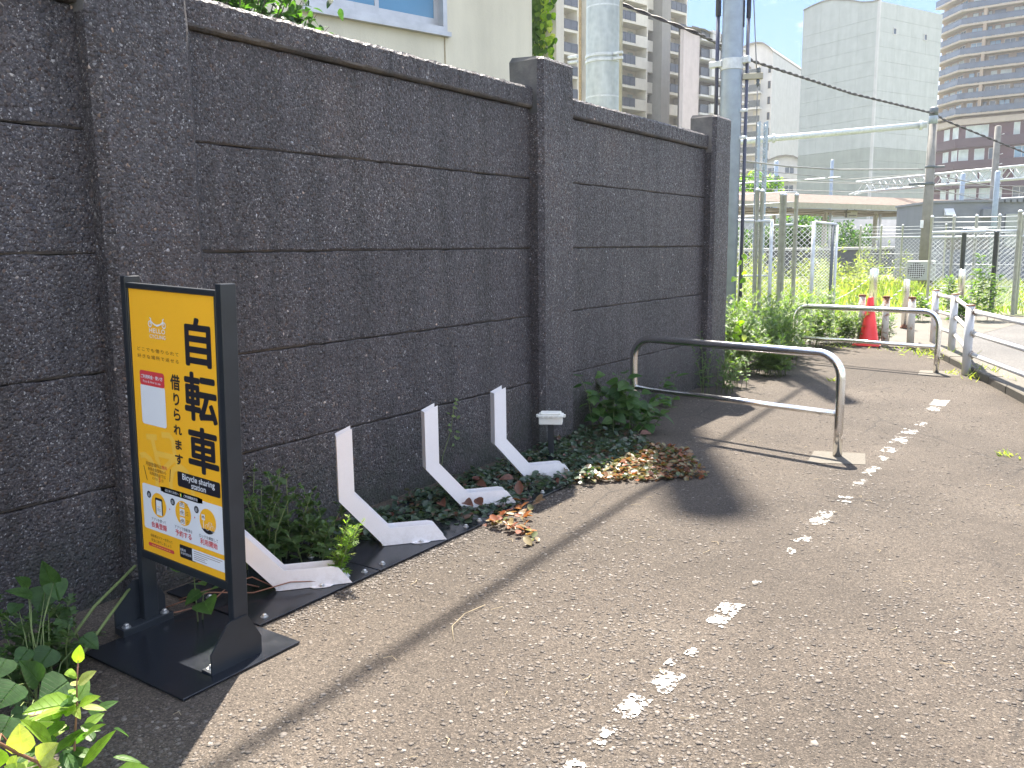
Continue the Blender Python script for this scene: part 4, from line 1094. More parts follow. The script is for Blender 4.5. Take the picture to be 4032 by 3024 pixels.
for lab, x, y, h, r, m in (('grey brown steel pole with bright step bolts on the right', -3.80, 39.8, 6.0, .12, 'conc_pole'), ('short pale steel pole behind the grey hut roof', -5.41, 43.67, 4.5, .10, 'blue_pole'),
                           ('pale steel pole in front of the grey hut', -3.145, 33.855, 3.82, .085, 'blue_pole'), ('slim pale mast rising behind the station canopy roof', -18.1, 57.2, 6.9, .14, 'blue_pole'), ('slim mast before the grey windowless building', -14.2, 55.8, 6.6, .10, 'blue_pole')):
    t_ = thing('track_mast', lab, 'mast', (x, y, 0), 'masts standing along the tracks')
    mb = MB(); mb.lathe((x, y, 0), [(r * 1.1, 0), (r, h), (r * .6, h + .03)], 14); mb.build('shaft', m, t_)
    if 'step bolts' in lab:
        for k in range(8): pipe('step_bolt', [(x + .1, y - .05, 3.0 + k * .38), (x + .24, y - .12, 3.03 + k * .38)], .014, 'bolt', t_, 6)

# ================================================================== STATION
A_ = (-10.755, 43.696); fr = frame(A_, 22.7)
pf = thing('station_platform', 'low station platform edge with dark side behind the fence', 'platform', (*A_, 0)); pf['kind'] = 'structure'
mb = MB(); mb.box((-16, -7.5, -.1), (45, 0, 1.18), fr=fr); mb.build('side', 'platform', pf)
mb = MB(); mb.box((-16, -7.55, 1.18), (45, .06, 1.28), fr=fr); mb.build('deck', 'plat_top', pf)
ca = thing('platform_canopy', 'long platform canopy with pinkish shingle roof and cream fascia on posts', 'canopy', (*A_, 1.28))
mb = MB(); mb.add([fr(-16, .1, 3.44), fr(45, .1, 3.30), fr(45, -1.9, 3.86), fr(-16, -1.9, 4.0), fr(45, -4.2, 3.40), fr(-16, -4.2, 3.50)], [(0, 1, 2, 3), (3, 2, 4, 5)]); o = fix(mb.build('roof', 'roof_shingle', ca))
mb = MB(); mb.add([fr(-16, .12, 3.20), fr(45, .12, 3.06), fr(45, .12, 3.30), fr(-16, .12, 3.44), fr(-16, .04, 3.20), fr(45, .04, 3.06), fr(45, .04, 3.30), fr(-16, .04, 3.44)], [(0, 1, 2, 3), (7, 6, 5, 4), (0, 4, 5, 1), (3, 2, 6, 7)]); fix(mb.build('fascia', 'fascia', ca))
mb = MB(); mb.add([fr(-16, .0, 3.16), fr(45, .0, 3.02), fr(45, -4.1, 3.0), fr(-16, -4.1, 3.14)], [(0, 1, 2, 3)]); fix(mb.build('ceiling', 'under', ca))
for t0 in range(-15, 30, 2):
    mb = MB(); mb.box((t0, -4.0, 2.98), (t0 + .1, -.05, 3.04), fr=fr); mb.build('joist', 'under', ca)
for i, t0 in enumerate((-7.2, -4.3, -1.5, .44, 2.42, 4.54, 6.78, 9.2, 12, 15)):
    n0 = -1.0 if i % 2 else -2.6
    mb = MB(); mb.box((t0 - .06, n0 - .06, 1.281), (t0 + .06, n0 + .06, 3.02), fr=fr); mb.build('post', 'fascia', ca)
    if i in (3, 5): pipe('downpipe', [fr(t0 + .35, n0, 1.28), fr(t0 + .35, n0, 3.0)], .06, 'equip_white', ca)
ps = thing('station_sign', 'white station name board hanging under the canopy', 'sign', fr(1.7, -.5, 2.9))
mb = MB(); mb.cbox((1.24, -.54, 2.77), (2.21, -.46, 3.12), .01, fr=fr); mb.build('board', 'fascia', ps)
mb = MB(); mb.box((1.24, -.455, 2.77), (1.36, -.448, 3.12), fr=fr); mb.box((1.5, -.455, 2.86), (2.1, -.448, 2.90), fr=fr); mb.build('band_print', 'apt_brown', ps)
mb = MB(); mb.box((1.4, -.51, 3.12), (1.44, -.49, 3.2), fr=fr); mb.box((2.0, -.51, 3.12), (2.04, -.49, 3.2), fr=fr); mb.build('hanger', 'frame_dark', ps)
ds = thing('station_sign', 'black diamond arrow sign hanging under the canopy', 'sign', fr(5.92, -.5, 2.75))
for k, c in enumerate((5.82, 6.02)):
    mb = MB(); mb.prism([(c - .2, 2.75), (c, 2.55), (c + .2, 2.75), (c, 2.95)], -.53 - k * .03, -.50 - k * .03, lambda u, d, w: fr(u, d, w)); fix(mb.build('diamond', 'sign_black', ds))
mb = MB()
for s_ in (-1, 1): mb.add([fr(5.84, -.49, 2.75 + s_ * .2), fr(6.03, -.49, 2.75), fr(6.0, -.49, 2.75), fr(5.82, -.49, 2.75 + s_ * .18)], [(0, 1, 2, 3)])
mb.build('chevron_print', 'print_white', ds)
mb = MB(); mb.box((5.9, -.52, 2.93), (5.93, -.5, 3.05), fr=fr); mb.build('hanger', 'frame_dark', ds)
bw = thing('station_wall', 'pale wall standing behind the far side of the platform', 'wall', fr(0, -9, 0))
mb = MB()
mb.box((-16, -9.2, 0), (45, -9, 3.1), fr=fr); mb.build('wall', 'apt_white', bw)

# grey equipment hut
hut = thing('equipment_hut', 'flat roofed grey equipment hut with vent hoods on the right', 'hut', (-5.2, 35.6, 0))
fr = frame((-5.35, 35.55), 62)
mb = MB(); mb.box((0, -4, 0), (2.35, 0, 2.93), fr=fr); mb.box((2.35, -4, 0), (6, -.35, 3.0), fr=fr); mb.build('wall', 'equip', hut)
mb = MB(); mb.box((-.06, -4.06, 2.93), (2.4, .06, 3.01), fr=fr); mb.box((2.4, -4.06, 3.0), (6, -.29, 3.06), fr=fr)
for k in range(9): mb.box((2.45 + k * .22, -.29, 2.92), (2.6 + k * .22, -.24, 3.06), fr=fr)
mb.build('roof', 'equip', hut)
mb = MB(); mb.add([fr(.42, 0, 2.72), fr(.75, 0, 2.72), fr(.75, .28, 2.46), fr(.42, .28, 2.46), fr(.42, 0, 2.46), fr(.75, 0, 2.46)], [(0, 1, 2, 3), (0, 3, 4), (1, 5, 2), (3, 2, 5, 4)]); fix(mb.build('vent_hood', 'equip_white', hut))
mb = MB(); mb.cbox((1.72, 0, 2.36), (2.1, .2, 2.68), .01, fr=fr); mb.build('vent_hood', 'equip', hut)
mb = MB(); mb.box((2.75, -.34, 1.3), (3.3, -.30, 2.5), fr=fr); mb.build('door', 'grey_panel_dark', hut)
mb = MB(); mb.box((.5, .002, 1.2), (2.3, .01, 1.75), fr=fr); mb.build('wall_band', 'conc_pole', hut)
# air conditioner outdoor unit
ac = thing('outdoor_unit', 'white air conditioner outdoor unit behind the chain link fence', 'air conditioner', (-4.6, 28.63, 0))
fr = frame((-4.91, 28.58), 79)
mb = MB(); mb.cbox((0, -.3, .32), (.80, 0, .92), .02, fr=fr); mb.build('casing', 'ac_casing', ac)
mb = MB()
mb.prism([(.27 + .235 * math.cos(a * PI / 12), .62 + .235 * math.sin(a * PI / 12)) for a in range(24)], .001, .012, fr); fix(mb.build('fan_grille', 'frame_dark', ac))
mb = MB()
for k in range(-3, 4):
    h = math.sqrt(max(0, .235 ** 2 - (k * .06) ** 2)); mb.box((.27 + k * .06 - .006, .012, .62 - h), (.27 + k * .06 + .006, .02, .62 + h), fr=fr); mb.box((.27 - h, .0125, .62 + k * .06 - .006), (.27 + h, .0195, .62 + k * .06 + .006), fr=fr)
mb.build('grille_bars', 'equip_white', ac)
mb = MB(); mb.box((.05, -.28, .0), (.12, -.02, .32), fr=fr); mb.box((.68, -.28, 0), (.75, -.02, .32), fr=fr); mb.build('stand', 'concrete', ac)
mb = MB(); mb.box((.62, .001, .78), (.74, .006, .84), fr=fr); mb.build('label_plate', 'glass_dark', ac)

# ================================================================== BUILDINGS
WC = {}
def window(root, A, deg, t, n, z, w, h, glass='glass_dark', fm='frame_dark', mull=1, name='window'):
    """window of width w, sill z, centred at t on plane n; mesh data shared between alike windows"""
    key = (round(w, 2), round(h, 2), glass, fm, mull)
    if key not in WC:
        e = .06; mb = MB(); idf = lambda a, b, c: (b, a, c)
        mb.box((-w / 2, -.03, 0), (w / 2, .05, e), fr=idf); mb.box((-w / 2, -.03, h - e), (w / 2, .05, h), fr=idf)
        mb.box((-w / 2, -.03, e), (-w / 2 + e, .05, h - e), fr=idf); mb.box((w / 2 - e, -.03, e), (w / 2, .05, h - e), fr=idf)
        for k in range(mull): x = -w / 2 + w * (k + 1) / (mull + 1); mb.box((x - e / 2, -.025, e), (x + e / 2, .04, h - e), fr=idf)
        a = mb.mesh('window'); a.materials.append(M[fm])
        mb = MB(); mb.box((-w / 2 + .01, -.01, .01), (w / 2 - .01, .012, h - .01), fr=idf); b = mb.mesh('pane'); b.materials.append(M[glass])
        WC[key] = (a, b)
    a, b = WC[key]
    p = Vector(frame(A, deg)(t, n, z)) - ORG[root.name]
    o = bpy.data.objects.new(name, a); C.objects.link(o); o.parent = root; o.location = p; o.rotation_euler = (0, 0, -math.radians(deg))
    q = bpy.data.objects.new('pane', b); C.objects.link(q); q.parent = o
    return o
RC = {}
def railing(root, A, deg, t0, t1, n, z, h=1.05, mat='apt_rail', posts=.9):
    L = t1 - t0; key = (round(L, 2), h, mat)
    if key not in RC:
        mb = MB(); idf = lambda a, b, c: (b, a, c)
        mb.box((0, -.02, .08), (L, .02, h - .08), fr=idf); mb.box((0, -.05, h - .06), (L, .05, h), fr=idf)
        k = 0
        while k <= L + .01: mb.box((k - .03, .021, .0), (k + .03, .06, h - .06), fr=idf); k += L / max(1, round(L / posts))
        a = mb.mesh('railing'); a.materials.append(M[mat]); RC[key] = a
    p = Vector(frame(A, deg)(t0, n, z)) - ORG[root.name]
    o = bpy.data.objects.new('railing', RC[key]); C.objects.link(o); o.parent = root; o.location = p; o.rotation_euler = (0, 0, -math.radians(deg)); return o

# cream house behind the wall
A_ = (-5.992, 9.225); DG = 15.8; fr = frame(A_, DG)
ho = thing('house', 'cream plastered house with a sliding window behind the wall', 'house', (*A_, 0))
mb = MB()
W0, W1, WZ = -3.06, -1.30, 3.86
mb.box((-9, -6, 0), (W0, 0, 6.2), fr=fr); mb.box((W1, -6, 0), (0, 0, 6.2), fr=fr); mb.box((W0, -6, 0), (W1, 0, WZ), fr=fr); mb.box((W0, -6, WZ + 1.3), (W1, 0, 6.2), fr=fr); mb.box((W0, -6, WZ), (W1, -.3, WZ + 1.3), fr=fr)
mb.build('wall', 'cream', ho)
mb = MB(); mb.box((-9.4, -6.4, 6.2), (.35, .35, 6.4), fr=fr); mb.build('roof', 'apt_grey', ho)
wf = MB(); e = .055
wf.box((W0 + .001, -.10, WZ + .001), (W1 - .001, .035, WZ + e), fr=fr); wf.box((W0 + .001, -.10, WZ + 1.3 - e), (W1 - .001, .035, WZ + 1.299), fr=fr)
wf.box((W0 + .001, -.10, WZ + e), (W0 + e, .035, WZ + 1.3 - e), fr=fr); wf.box((W1 - e, -.10, WZ + e), (W1 - .001, .035, WZ + 1.3 - e), fr=fr)
wo = wf.build('window', 'frame_alu', ho)
mid = (W0 + W1) / 2
for k, (a, b, n0) in enumerate(((W0 + e, mid + .03, -.035), (mid - .03, W1 - e, -.075))):
    mb = MB(); q = .05
    mb.box((a, n0 - .025, WZ + e), (b, n0, WZ + e + .10), fr=fr); mb.box((a, n0 - .025, WZ + 1.3 - e - q), (b, n0, WZ + 1.3 - e), fr=fr); mb.box((a, n0 - .025, WZ + e + .1), (a + q, n0, WZ + 1.3 - e - q), fr=fr); mb.box((b - q, n0 - .025, WZ + e + .1), (b, n0, WZ + 1.3 - e - q), fr=fr)
    mb.build('sash', 'frame_alu', wo)
    mb = MB(); mb.box((a + q, n0 - .018, WZ + e + .1), (b - q, n0 - .010, WZ + 1.3 - e - q), fr=fr); mb.build('pane', 'glass_blue', wo)
mb = MB(); mb.box((W0 - .03, -.02, WZ - .05), (W1 + .03, .07, WZ), fr=fr); mb.build('sill', 'frame_alu', wo)
rs = MB(); rs.box((W1 - .03, .001, 3.1), (W1 - .012, .003, 3.81), fr=fr); rs.box((W0 + .05, .001, 3.5), (W0 + .06, .003, 3.81), fr=fr); rs.build('rust_stain', 'twig', ho)
# ivy covered wall end next to it
iv = thing('garden_pillar', 'narrow beige wall pillar overgrown with ivy beside the cream house', 'pillar', (-6.42, 10.15, 0))
fr = frame((-6.60, 10.05), 74)
mb = MB(); mb.box((0, -.4, 0), (.40, 0, 6.0), fr=fr); mb.build('wall', 'apt_cream', iv)

def slab_building(root, A, deg): pass
# apartment block with balconies
A_ = (-45.398, 105.66); DG = 15.4; fr = frame(A_, DG)
ap = thing('apartment_building', 'tall cream apartment block with dark balcony railings behind the steel utility pole', 'building', (*A_, 0))
F0, FH, KS = 25.43, 2.45, range(-7, 6)
zt = F0 + FH * 6
mb = MB(); mb.box((-34, -16, 0), (-.05, -1.7, zt), fr=fr); mb.build('wall', 'apt_cream', ap)
mb = MB()
for t0 in (-23.3, -19.2, -17.8, -12.35, -7.5, -.12): mb.box((t0 - .1, -1.69, 0), (t0 + .1, .06, zt), fr=fr)
mb.box((-28, -1.69, 0), (-23.4, .2, zt), fr=fr); mb.box((-16.4, -1.69, 0), (-16.2, .06, zt), fr=fr); mb.build('party_wall', 'apt_cream', ap)
mb = MB(); mb.box((-5.6, -1.69, 0), (-4.0, .75, zt), fr=fr); mb.build('grey_pier', 'apt_grey', ap)
for k in KS:
    z = F0 + FH * k
    mb = MB()
    for t0, t1, n1 in ((-23.2, -19.3, .12), (-17.7, -12.45, .12), (-12.25, -7.6, .12), (-3.98, -.22, .12)): mb.box((t0, -1.69, z - .28), (t1, n1, z), fr=fr)
    for t0, t1 in ((-19.1, -17.9), (-7.4, -5.62)): mb.box((t0, -1.69, z - .32), (t1, -.65, z), fr=fr)
    mb.build('floor_slab', 'apt_cream', ap)
    mb = MB()
    for t0, t1, n1 in ((-9.65, -7.6, .10), (-17.7, -15.2, .10)): mb.box((t0, n1 - .14, z), (t1, n1, z + 1.0), fr=fr)
    for t0, t1 in ((-19.1, -17.9), (-7.4, -5.62)): mb.box((t0, -.8, z), (t1, -.66, z + .95), fr=fr)
    if k <= -3: mb.box((-3.98, -.04, z), (-.22, .1, z + 1.0), fr=fr)
    mb.build('parapet', 'apt_cream', ap)
    for t0, t1 in ((-23.2, -19.3), (-12.25, -9.66), (-15.1, -12.5)) + (() if k <= -3 else ((-3.98, -.22),)): railing(ap, A_, DG, t0, t1, .05, z, mat='apt_rail', posts=1.0)
    for t0, w, h in ((-22.1, 1.8, 1.95), (-11.3, 1.9, 1.95), (-2.9, 1.7, 1.95), (-14.2, 1.9, 1.95)): window(ap, A_, DG, t0, -1.69, z + .02, w, h)
    for t0 in (-18.5, -6.5): window(ap, A_, DG, t0, -1.69, z + .75, 1.0, 1.25, 'glass_dark', 'frame_dark', 1)
    window(ap, A_, DG, -8.6, -1.69, z + .02, 1.1, 1.9, 'glass_pale', 'apt_cream', 0)
    mb = MB()
    for t0 in (-22.9, -10.9, -3.5): mb.box((t0, -1.68, z + 2.02), (t0 + .28, -1.5, z + 2.2), fr=fr)
    mb.build('vent_hood', 'apt_brown', ap)
mb = MB(); mb.box((-34, -16.2, zt), (.2, .3, zt + .5), fr=fr); mb.build('roof', 'apt_grey', ap)
# second block: blank pinkish end wall with brown and white balconies
A_ = (-39.73, 91.769); fr = frame(A_, DG)
ab = thing('apartment_building', 'apartment block with a blank pinkish end wall and white stepped balconies on brown', 'building', (*A_, 0))
mb = MB(); mb.prism([(0, 0), (2.8, 0), (2.8, 24.65), (0, 25.1)], -.5, 0, fr); fix(mb.build('end_wall', 'apt_pink', ab))
mb = MB(); mb.box((2.81, -3.0, 0), (12, -1.3, 24.2), fr=fr); mb.build('wall', 'apt_brown', ab)
mb = MB(); mb.add([fr(-.3, .5, 25.15), fr(2.8, .6, 25.35), fr(5.5, .6, 24.9), fr(8, .6, 24.0), fr(12, .6, 22.2), fr(12, -3, 22.2), fr(8, -3, 24.0), fr(5.5, -3, 24.9), fr(2.8, -3, 25.35), fr(-.3, -.5, 25.15)], [(0, 1, 8, 9), (1, 2, 7, 8), (2, 3, 6, 7), (3, 4, 5, 6)]); o = fix(mb.build('roof', 'apt_grey', ab))
for k in range(-6, 2):
    z = 22.42 + 2.0 * (k - 0)
    mb = MB(); mb.box((2.85, -1.29, z - .22), (12, .25, z), fr=fr); mb.build('floor_slab', 'apt_white', ab)
    mb = MB()
    for t0, t1 in ((4.4, 5.9), (8.4, 9.6)): mb.box((t0, -.1, z), (t1, .55, z + 1.0), fr=fr)
    mb.build('parapet', 'apt_white', ab)
    railing(ab, A_, DG, 2.9, 4.35, .15, z, .95, 'apt_rail', 1.0); railing(ab, A_, DG, 5.95, 8.35, .15, z, .95, 'frame_dark', 1.0)
    for t0 in (3.6, 7.1): window(ab, A_, DG, t0, -1.29, z + .02, 1.2, 1.6, 'glass_pale' if t0 > 5 else 'glass_dark', 'frame_dark')
# third block: white stair tower with an arched roof
A_ = (-39.917, 123.72); DG = -2.0; fr = frame(A_, DG)
ac_ = thing('apartment_building', 'white apartment tower with an arched roof and slanting stair balconies left of the sky gap', 'building', (*A_, 0))
fr2 = frame(A_, 88)
arc = [(-5.4, 28.6), (-4.5, 29.1), (-3.4, 29.45), (-2.4, 29.5), (-1.5, 29.3), (-.7, 28.7), (-.15, 28.05)]
mb = MB(); mb.prism([(-5.4, 0)] + arc + [(-.15, 0)], 0.3, -16, fr2); fix(mb.build('end_wall', 'apt_white', ac_))
mb = MB(); mb.prism(arc + [(u, z + .25) for u, z in arc[::-1]], .6, -16.3, fr2); fix(mb.build('roof', 'apt_grey', ac_))
mb = MB(); mb.prism([(-8.8, 0), (-8.8, 27.4), (-5.4, 28.2), (-5.4, 0)], -.4, -16, fr2); fix(mb.build('wall', 'apt_white', ac_))
for k in range(13):
    z = 25.0 - 2.12 * k
    mb = MB(); mb.box((-8.6, -.45, z - .25), (-1.55, .95 + .3, z), fr=fr2) if False else mb.box((-7.4, .31, z - .25), (-1.5, 1.4, z), fr=fr2); mb.build('stair_slab', 'apt_white', ac_)
    railing(ac_, A_, 88, -7.4, -1.5, 1.35, z, .95, 'galv_dark', .7)
    mb = MB(); mb.box((-7.0, .32, z), (-5.5, .5, z + 1.9), fr=fr2); mb.build('stair_shade_wall', 'apt_grey', ac_)
    mb = MB(); mb.box((-2.7, .32, z + .02), (-1.75, .38, z + 1.75), fr=fr2); mb.build('door', 'apt_cream', ac_)
    window(ac_, A_, 88, -.55, .31, z + .4, .36, 1.0, 'glass_dark', 'frame_dark', 0)
# small house with a curved roof
hs = thing('house', 'small white house with a curved roof in the gap beside the grey building', 'house', (-32.3, 105, 0))
fr = frame((-34.9, 104.4), 74)
arc = [(0, 11.0), (.9, 11.55), (1.9, 11.9), (2.8, 12.0), (3.7, 11.85), (4.7, 11.35)]
mb = MB(); mb.prism([(0, 0)] + arc + [(4.7, 0)], -8, 0, fr); fix(mb.build('wall', 'apt_white', hs))
mb = MB(); mb.prism(arc + [(u, z + .18) for u, z in arc[::-1]], -8.2, .35, fr); fix(mb.build('roof', 'apt_grey', hs))
mb = MB(); mb.box((0, .01, 9.0), (4.7, 1.0, 9.85), fr=fr); mb.box((0, .01, 7.0), (4.7, 1.0, 7.7), fr=fr); mb.build('balcony', 'apt_white', hs)
for z in (9.9, 7.75, 5.6):
    for t0 in (1.3, 3.3): window(hs, (-34.9, 104.4), 74, t0, .002, z, 1.1, .85, 'glass_dark', 'frame_alu')

# grey windowless building made of panels
A_ = (-18.765, 88.022)
gb = thing('warehouse', 'tall windowless grey panelled building with a wavy parapet', 'building', (*A_, 0))
dl, dr_ = -66.6, 24.0
L = Vector(frame(A_, dl)(8.6, 0, 0)).xy; Rr = Vector(frame(A_, dr_)(9.6, 0, 0)).xy; Bk = Vector(L) + (Vector(Rr) - Vector(A_))
frl, frr = frame(A_, dl), frame(A_, dr_)
WAV = [(8.6, 24.72), (7.6, 24.9), (6.4, 25.03), (5.2, 24.95), (3.5, 24.52), (1.8, 23.9), (.7, 23.68), (0, 23.68)]
core = MB(); core.add([(*L, 0), (*A_, 0), (*Rr, 0), (*Bk, 0), (*L, 23.4), (*A_, 23.4), (*Rr, 23.4), (*Bk, 23.4)], [(0, 1, 5, 4), (1, 2, 6, 5), (2, 3, 7, 6), (3, 0, 4, 7), (4, 5, 6, 7)])
fix(core.build('core_wall', 'grey_panel', gb))
zsl = [0, 2.0, 3.6, 5.2, 6.7, 8.1, 9.3, 10.54, 11.93, 13.23, 14.41, 15.7, 17.1, 18.39, 19.67, 20.99, 22.21]
for i, (z0, z1) in enumerate(zip(zsl, zsl[1:] + [None])):
    m = 'grey_panel_dark' if (z1 or 99) <= 10.6 else 'grey_panel'
    for face, fq, length, nc in (('l', frl, 8.6, 4), ('r', frr, 9.6, 4)):
        for c in range(nc):
            t0, t1 = length * c / nc + .004, length * (c + 1) / nc - .004
            mb = MB(); n0, n1 = ((-.12, -.0) if face == 'l' else (.0, .12))
            sgn = -1 if face == 'l' else 1
            dp = .12 + rnd.uniform(-.002, .002)
            if z1: mb.box((t0, min(.001 * sgn, dp * sgn), z0 + .007), (t1, max(.001 * sgn, dp * sgn), z1 - .007), fr=fq)
            else:
                if face == 'l':
                    tt = sorted(set([t0, t1] + [w[0] for w in WAV if t0 < w[0] < t1])); zz = np.interp(tt, [w[0] for w in WAV[::-1]], [w[1] for w in WAV[::-1]])
                    mb.prism([(t0, z0 + .007), (t1, z0 + .007)] + [(a, b) for a, b in list(zip(tt, zz))[::-1]], .001 * sgn, dp * sgn, fq)
                else: mb.box((t0, .001, z0 + .007), (t1, dp, 23.62), fr=fq)
            fix(mb.build('wall_panel', m, gb))
mb = MB(); mb.box((-.14, -.14, 0), (.01, .14, 23.7), fr=frr); mb.build('corner_trim', 'apt_white', gb)
for t0 in (1.95, 6.75): window(gb, A_, dr_, t0 + .25, .135, 20.9, .5, .62, 'glass_dark', 'apt_white', 0)
wv = MB()
wv.prism([(a, b) for a, b in WAV] + [(a, b + .12) for a, b in WAV[::-1]], -.2, .1, frl); fix(wv.build('parapet_cap', 'apt_grey', gb))

# rounded apartment tower over a purple base
A_ = (-22.037, 163.522); dl, dr_ = -38.3, 93.0
frl, frr = frame(A_, dl), frame(A_, dr_)
tw = thing('apartment_tower', 'high beige apartment tower with ringed balconies over a purple base on the right', 'building', (*A_, 0))
def off(inset):
    """tower outline moved in by inset from the balcony edge: far left end, corner, right end, back"""
    l = Vector(frl(8.2, -0, 0)).xy; k = Vector(A_); r = Vector(frr(34, 0, 0)).xy
    nl = -Vector((math.cos(math.radians(dl)), -math.sin(math.radians(dl)))); nr = Vector((math.cos(math.radians(dr_)), -math.sin(math.radians(dr_))))
    # corner of both inset lines
    bis = (nl + nr); kk = k - bis / bis.length * (inset / (bis.normalized().dot(nr)))
    return [l - nl * inset, kk, r - nr * inset, r - nr * 20, l - nl * 20 + (r - k).normalized() * 4]
def ring(inset, z0, z1, mat, name):
    P_ = off(inset); n = len(P_); mb = MB()
    mb.add([(p.x, p.y, z0) for p in P_] + [(p.x, p.y, z1) for p in P_], [list(range(n))[::-1], list(range(n, 2 * n))] + [(i, (i + 1) % n, n + (i + 1) % n, n + i) for i in range(n)])
    return fix(mb.build(name, mat, tw))
ring(1.6, 21.9, 48, 'tower_beige', 'wall')
TK = off(1.6)[1]; TA = tuple(TK)
for k in range(11):
    z = 22.67 + 2.37 * k
    ring(0, z - .30, z, 'tower_slab', 'floor_slab')
    P_ = off(.06)
    for (a, b, dg) in ((P_[1], P_[0], dl), (P_[1], P_[2], dr_)):
        L_ = (b - a).length; m = max(1, round(L_ / 4.2))
        for i in range(m):
            railing(tw, tuple(a), dg, L_ * i / m + .02, L_ * (i + 1) / m - .02, 0, z, 1.0, 'tower_rail', 1.05)
    r_ = random.Random(k * 7 + 1)
    t0 = .6
    while t0 < 20:
        w = r_.choice((.9, 1.6, 1.7)); g = r_.choice(('glass_blue', 'glass_dark', 'glass_pale', 'glass_dark'))
        window(tw, TA, dr_, t0 + w / 2, .002, z + .02, w, 1.85, g, 'frame_alu' if r_.random() < .5 else 'frame_dark', 1 if w > 1 else 0); t0 += w + r_.choice((.35, .5, 1.1))
    for t0 in (1.2, 3.2, 5.2): window(tw, TA, dl, t0, -.002, z + .02, 1.5, 1.8, r_.choice(('glass_blue', 'glass_dark', 'glass_pale')), 'frame_alu', 1)
    mb = MB()
    for t0 in (2.45, 10.4): mb.box((t0, .01, z), (t0 + .5, 1.5, z + 2.07), fr=frame(TA, dr_))
    mb.build('balcony_divider', 'tower_beige', tw)
ring(.35, 20.95, 21.89, 'tower_slab', 'belt')
ring(1.2, 0, 20.94, 'tower_purple', 'base_wall')
for z0, z1 in ((17.25, 18.75), (13.75, 15.1), (10.65, 11.65), (7.2, 8.7)): ring(.4, z0, z1, 'tower_dpurple', 'base_parapet')
TB = tuple(off(1.2)[1])
for z, h, q in ((18.78, 2.0, ((-1.2, 0, 0), (1.0, 2.6, 1), (3.5, .9, 0), (8.0, .9, 0))), (15.12, 1.85, ((-.2, 0, 0), (.1, 1.5, 0), (2.5, 1.5, 0), (4.6, 1.5, 2), (8.3, 3.2, 3), (13, 2, 0))), (11.68, 2.0, ((.2, 3.0, 0), (3.5, 3.4, 0), (8.5, 2.2, 0), (12, 2.2, 0))), (8.72, 1.8, ((.2, 3.0, 0), (3.6, 3.4, 0), (8.5, 3, 2)))):
    for t0, w, g in q:
        if w: window(tw, TB, dr_, t0 + w / 2, .002, z, w, h, ('glass_pale', 'glass_pale', 'glass_dark', 'glass_blue')[g], 'frame_alu', max(0, int(w / .9) - 1))
    for t0 in (1.0, 3.6): window(tw, TB, dl, t0, -.002, z, 1.7, h, 'glass_pale', 'frame_alu', 1)
    railing(tw, tuple(off(.45)[1]), dr_, 0, 20, .0, z, .45, 'galv_dark', 1.6) if False else None

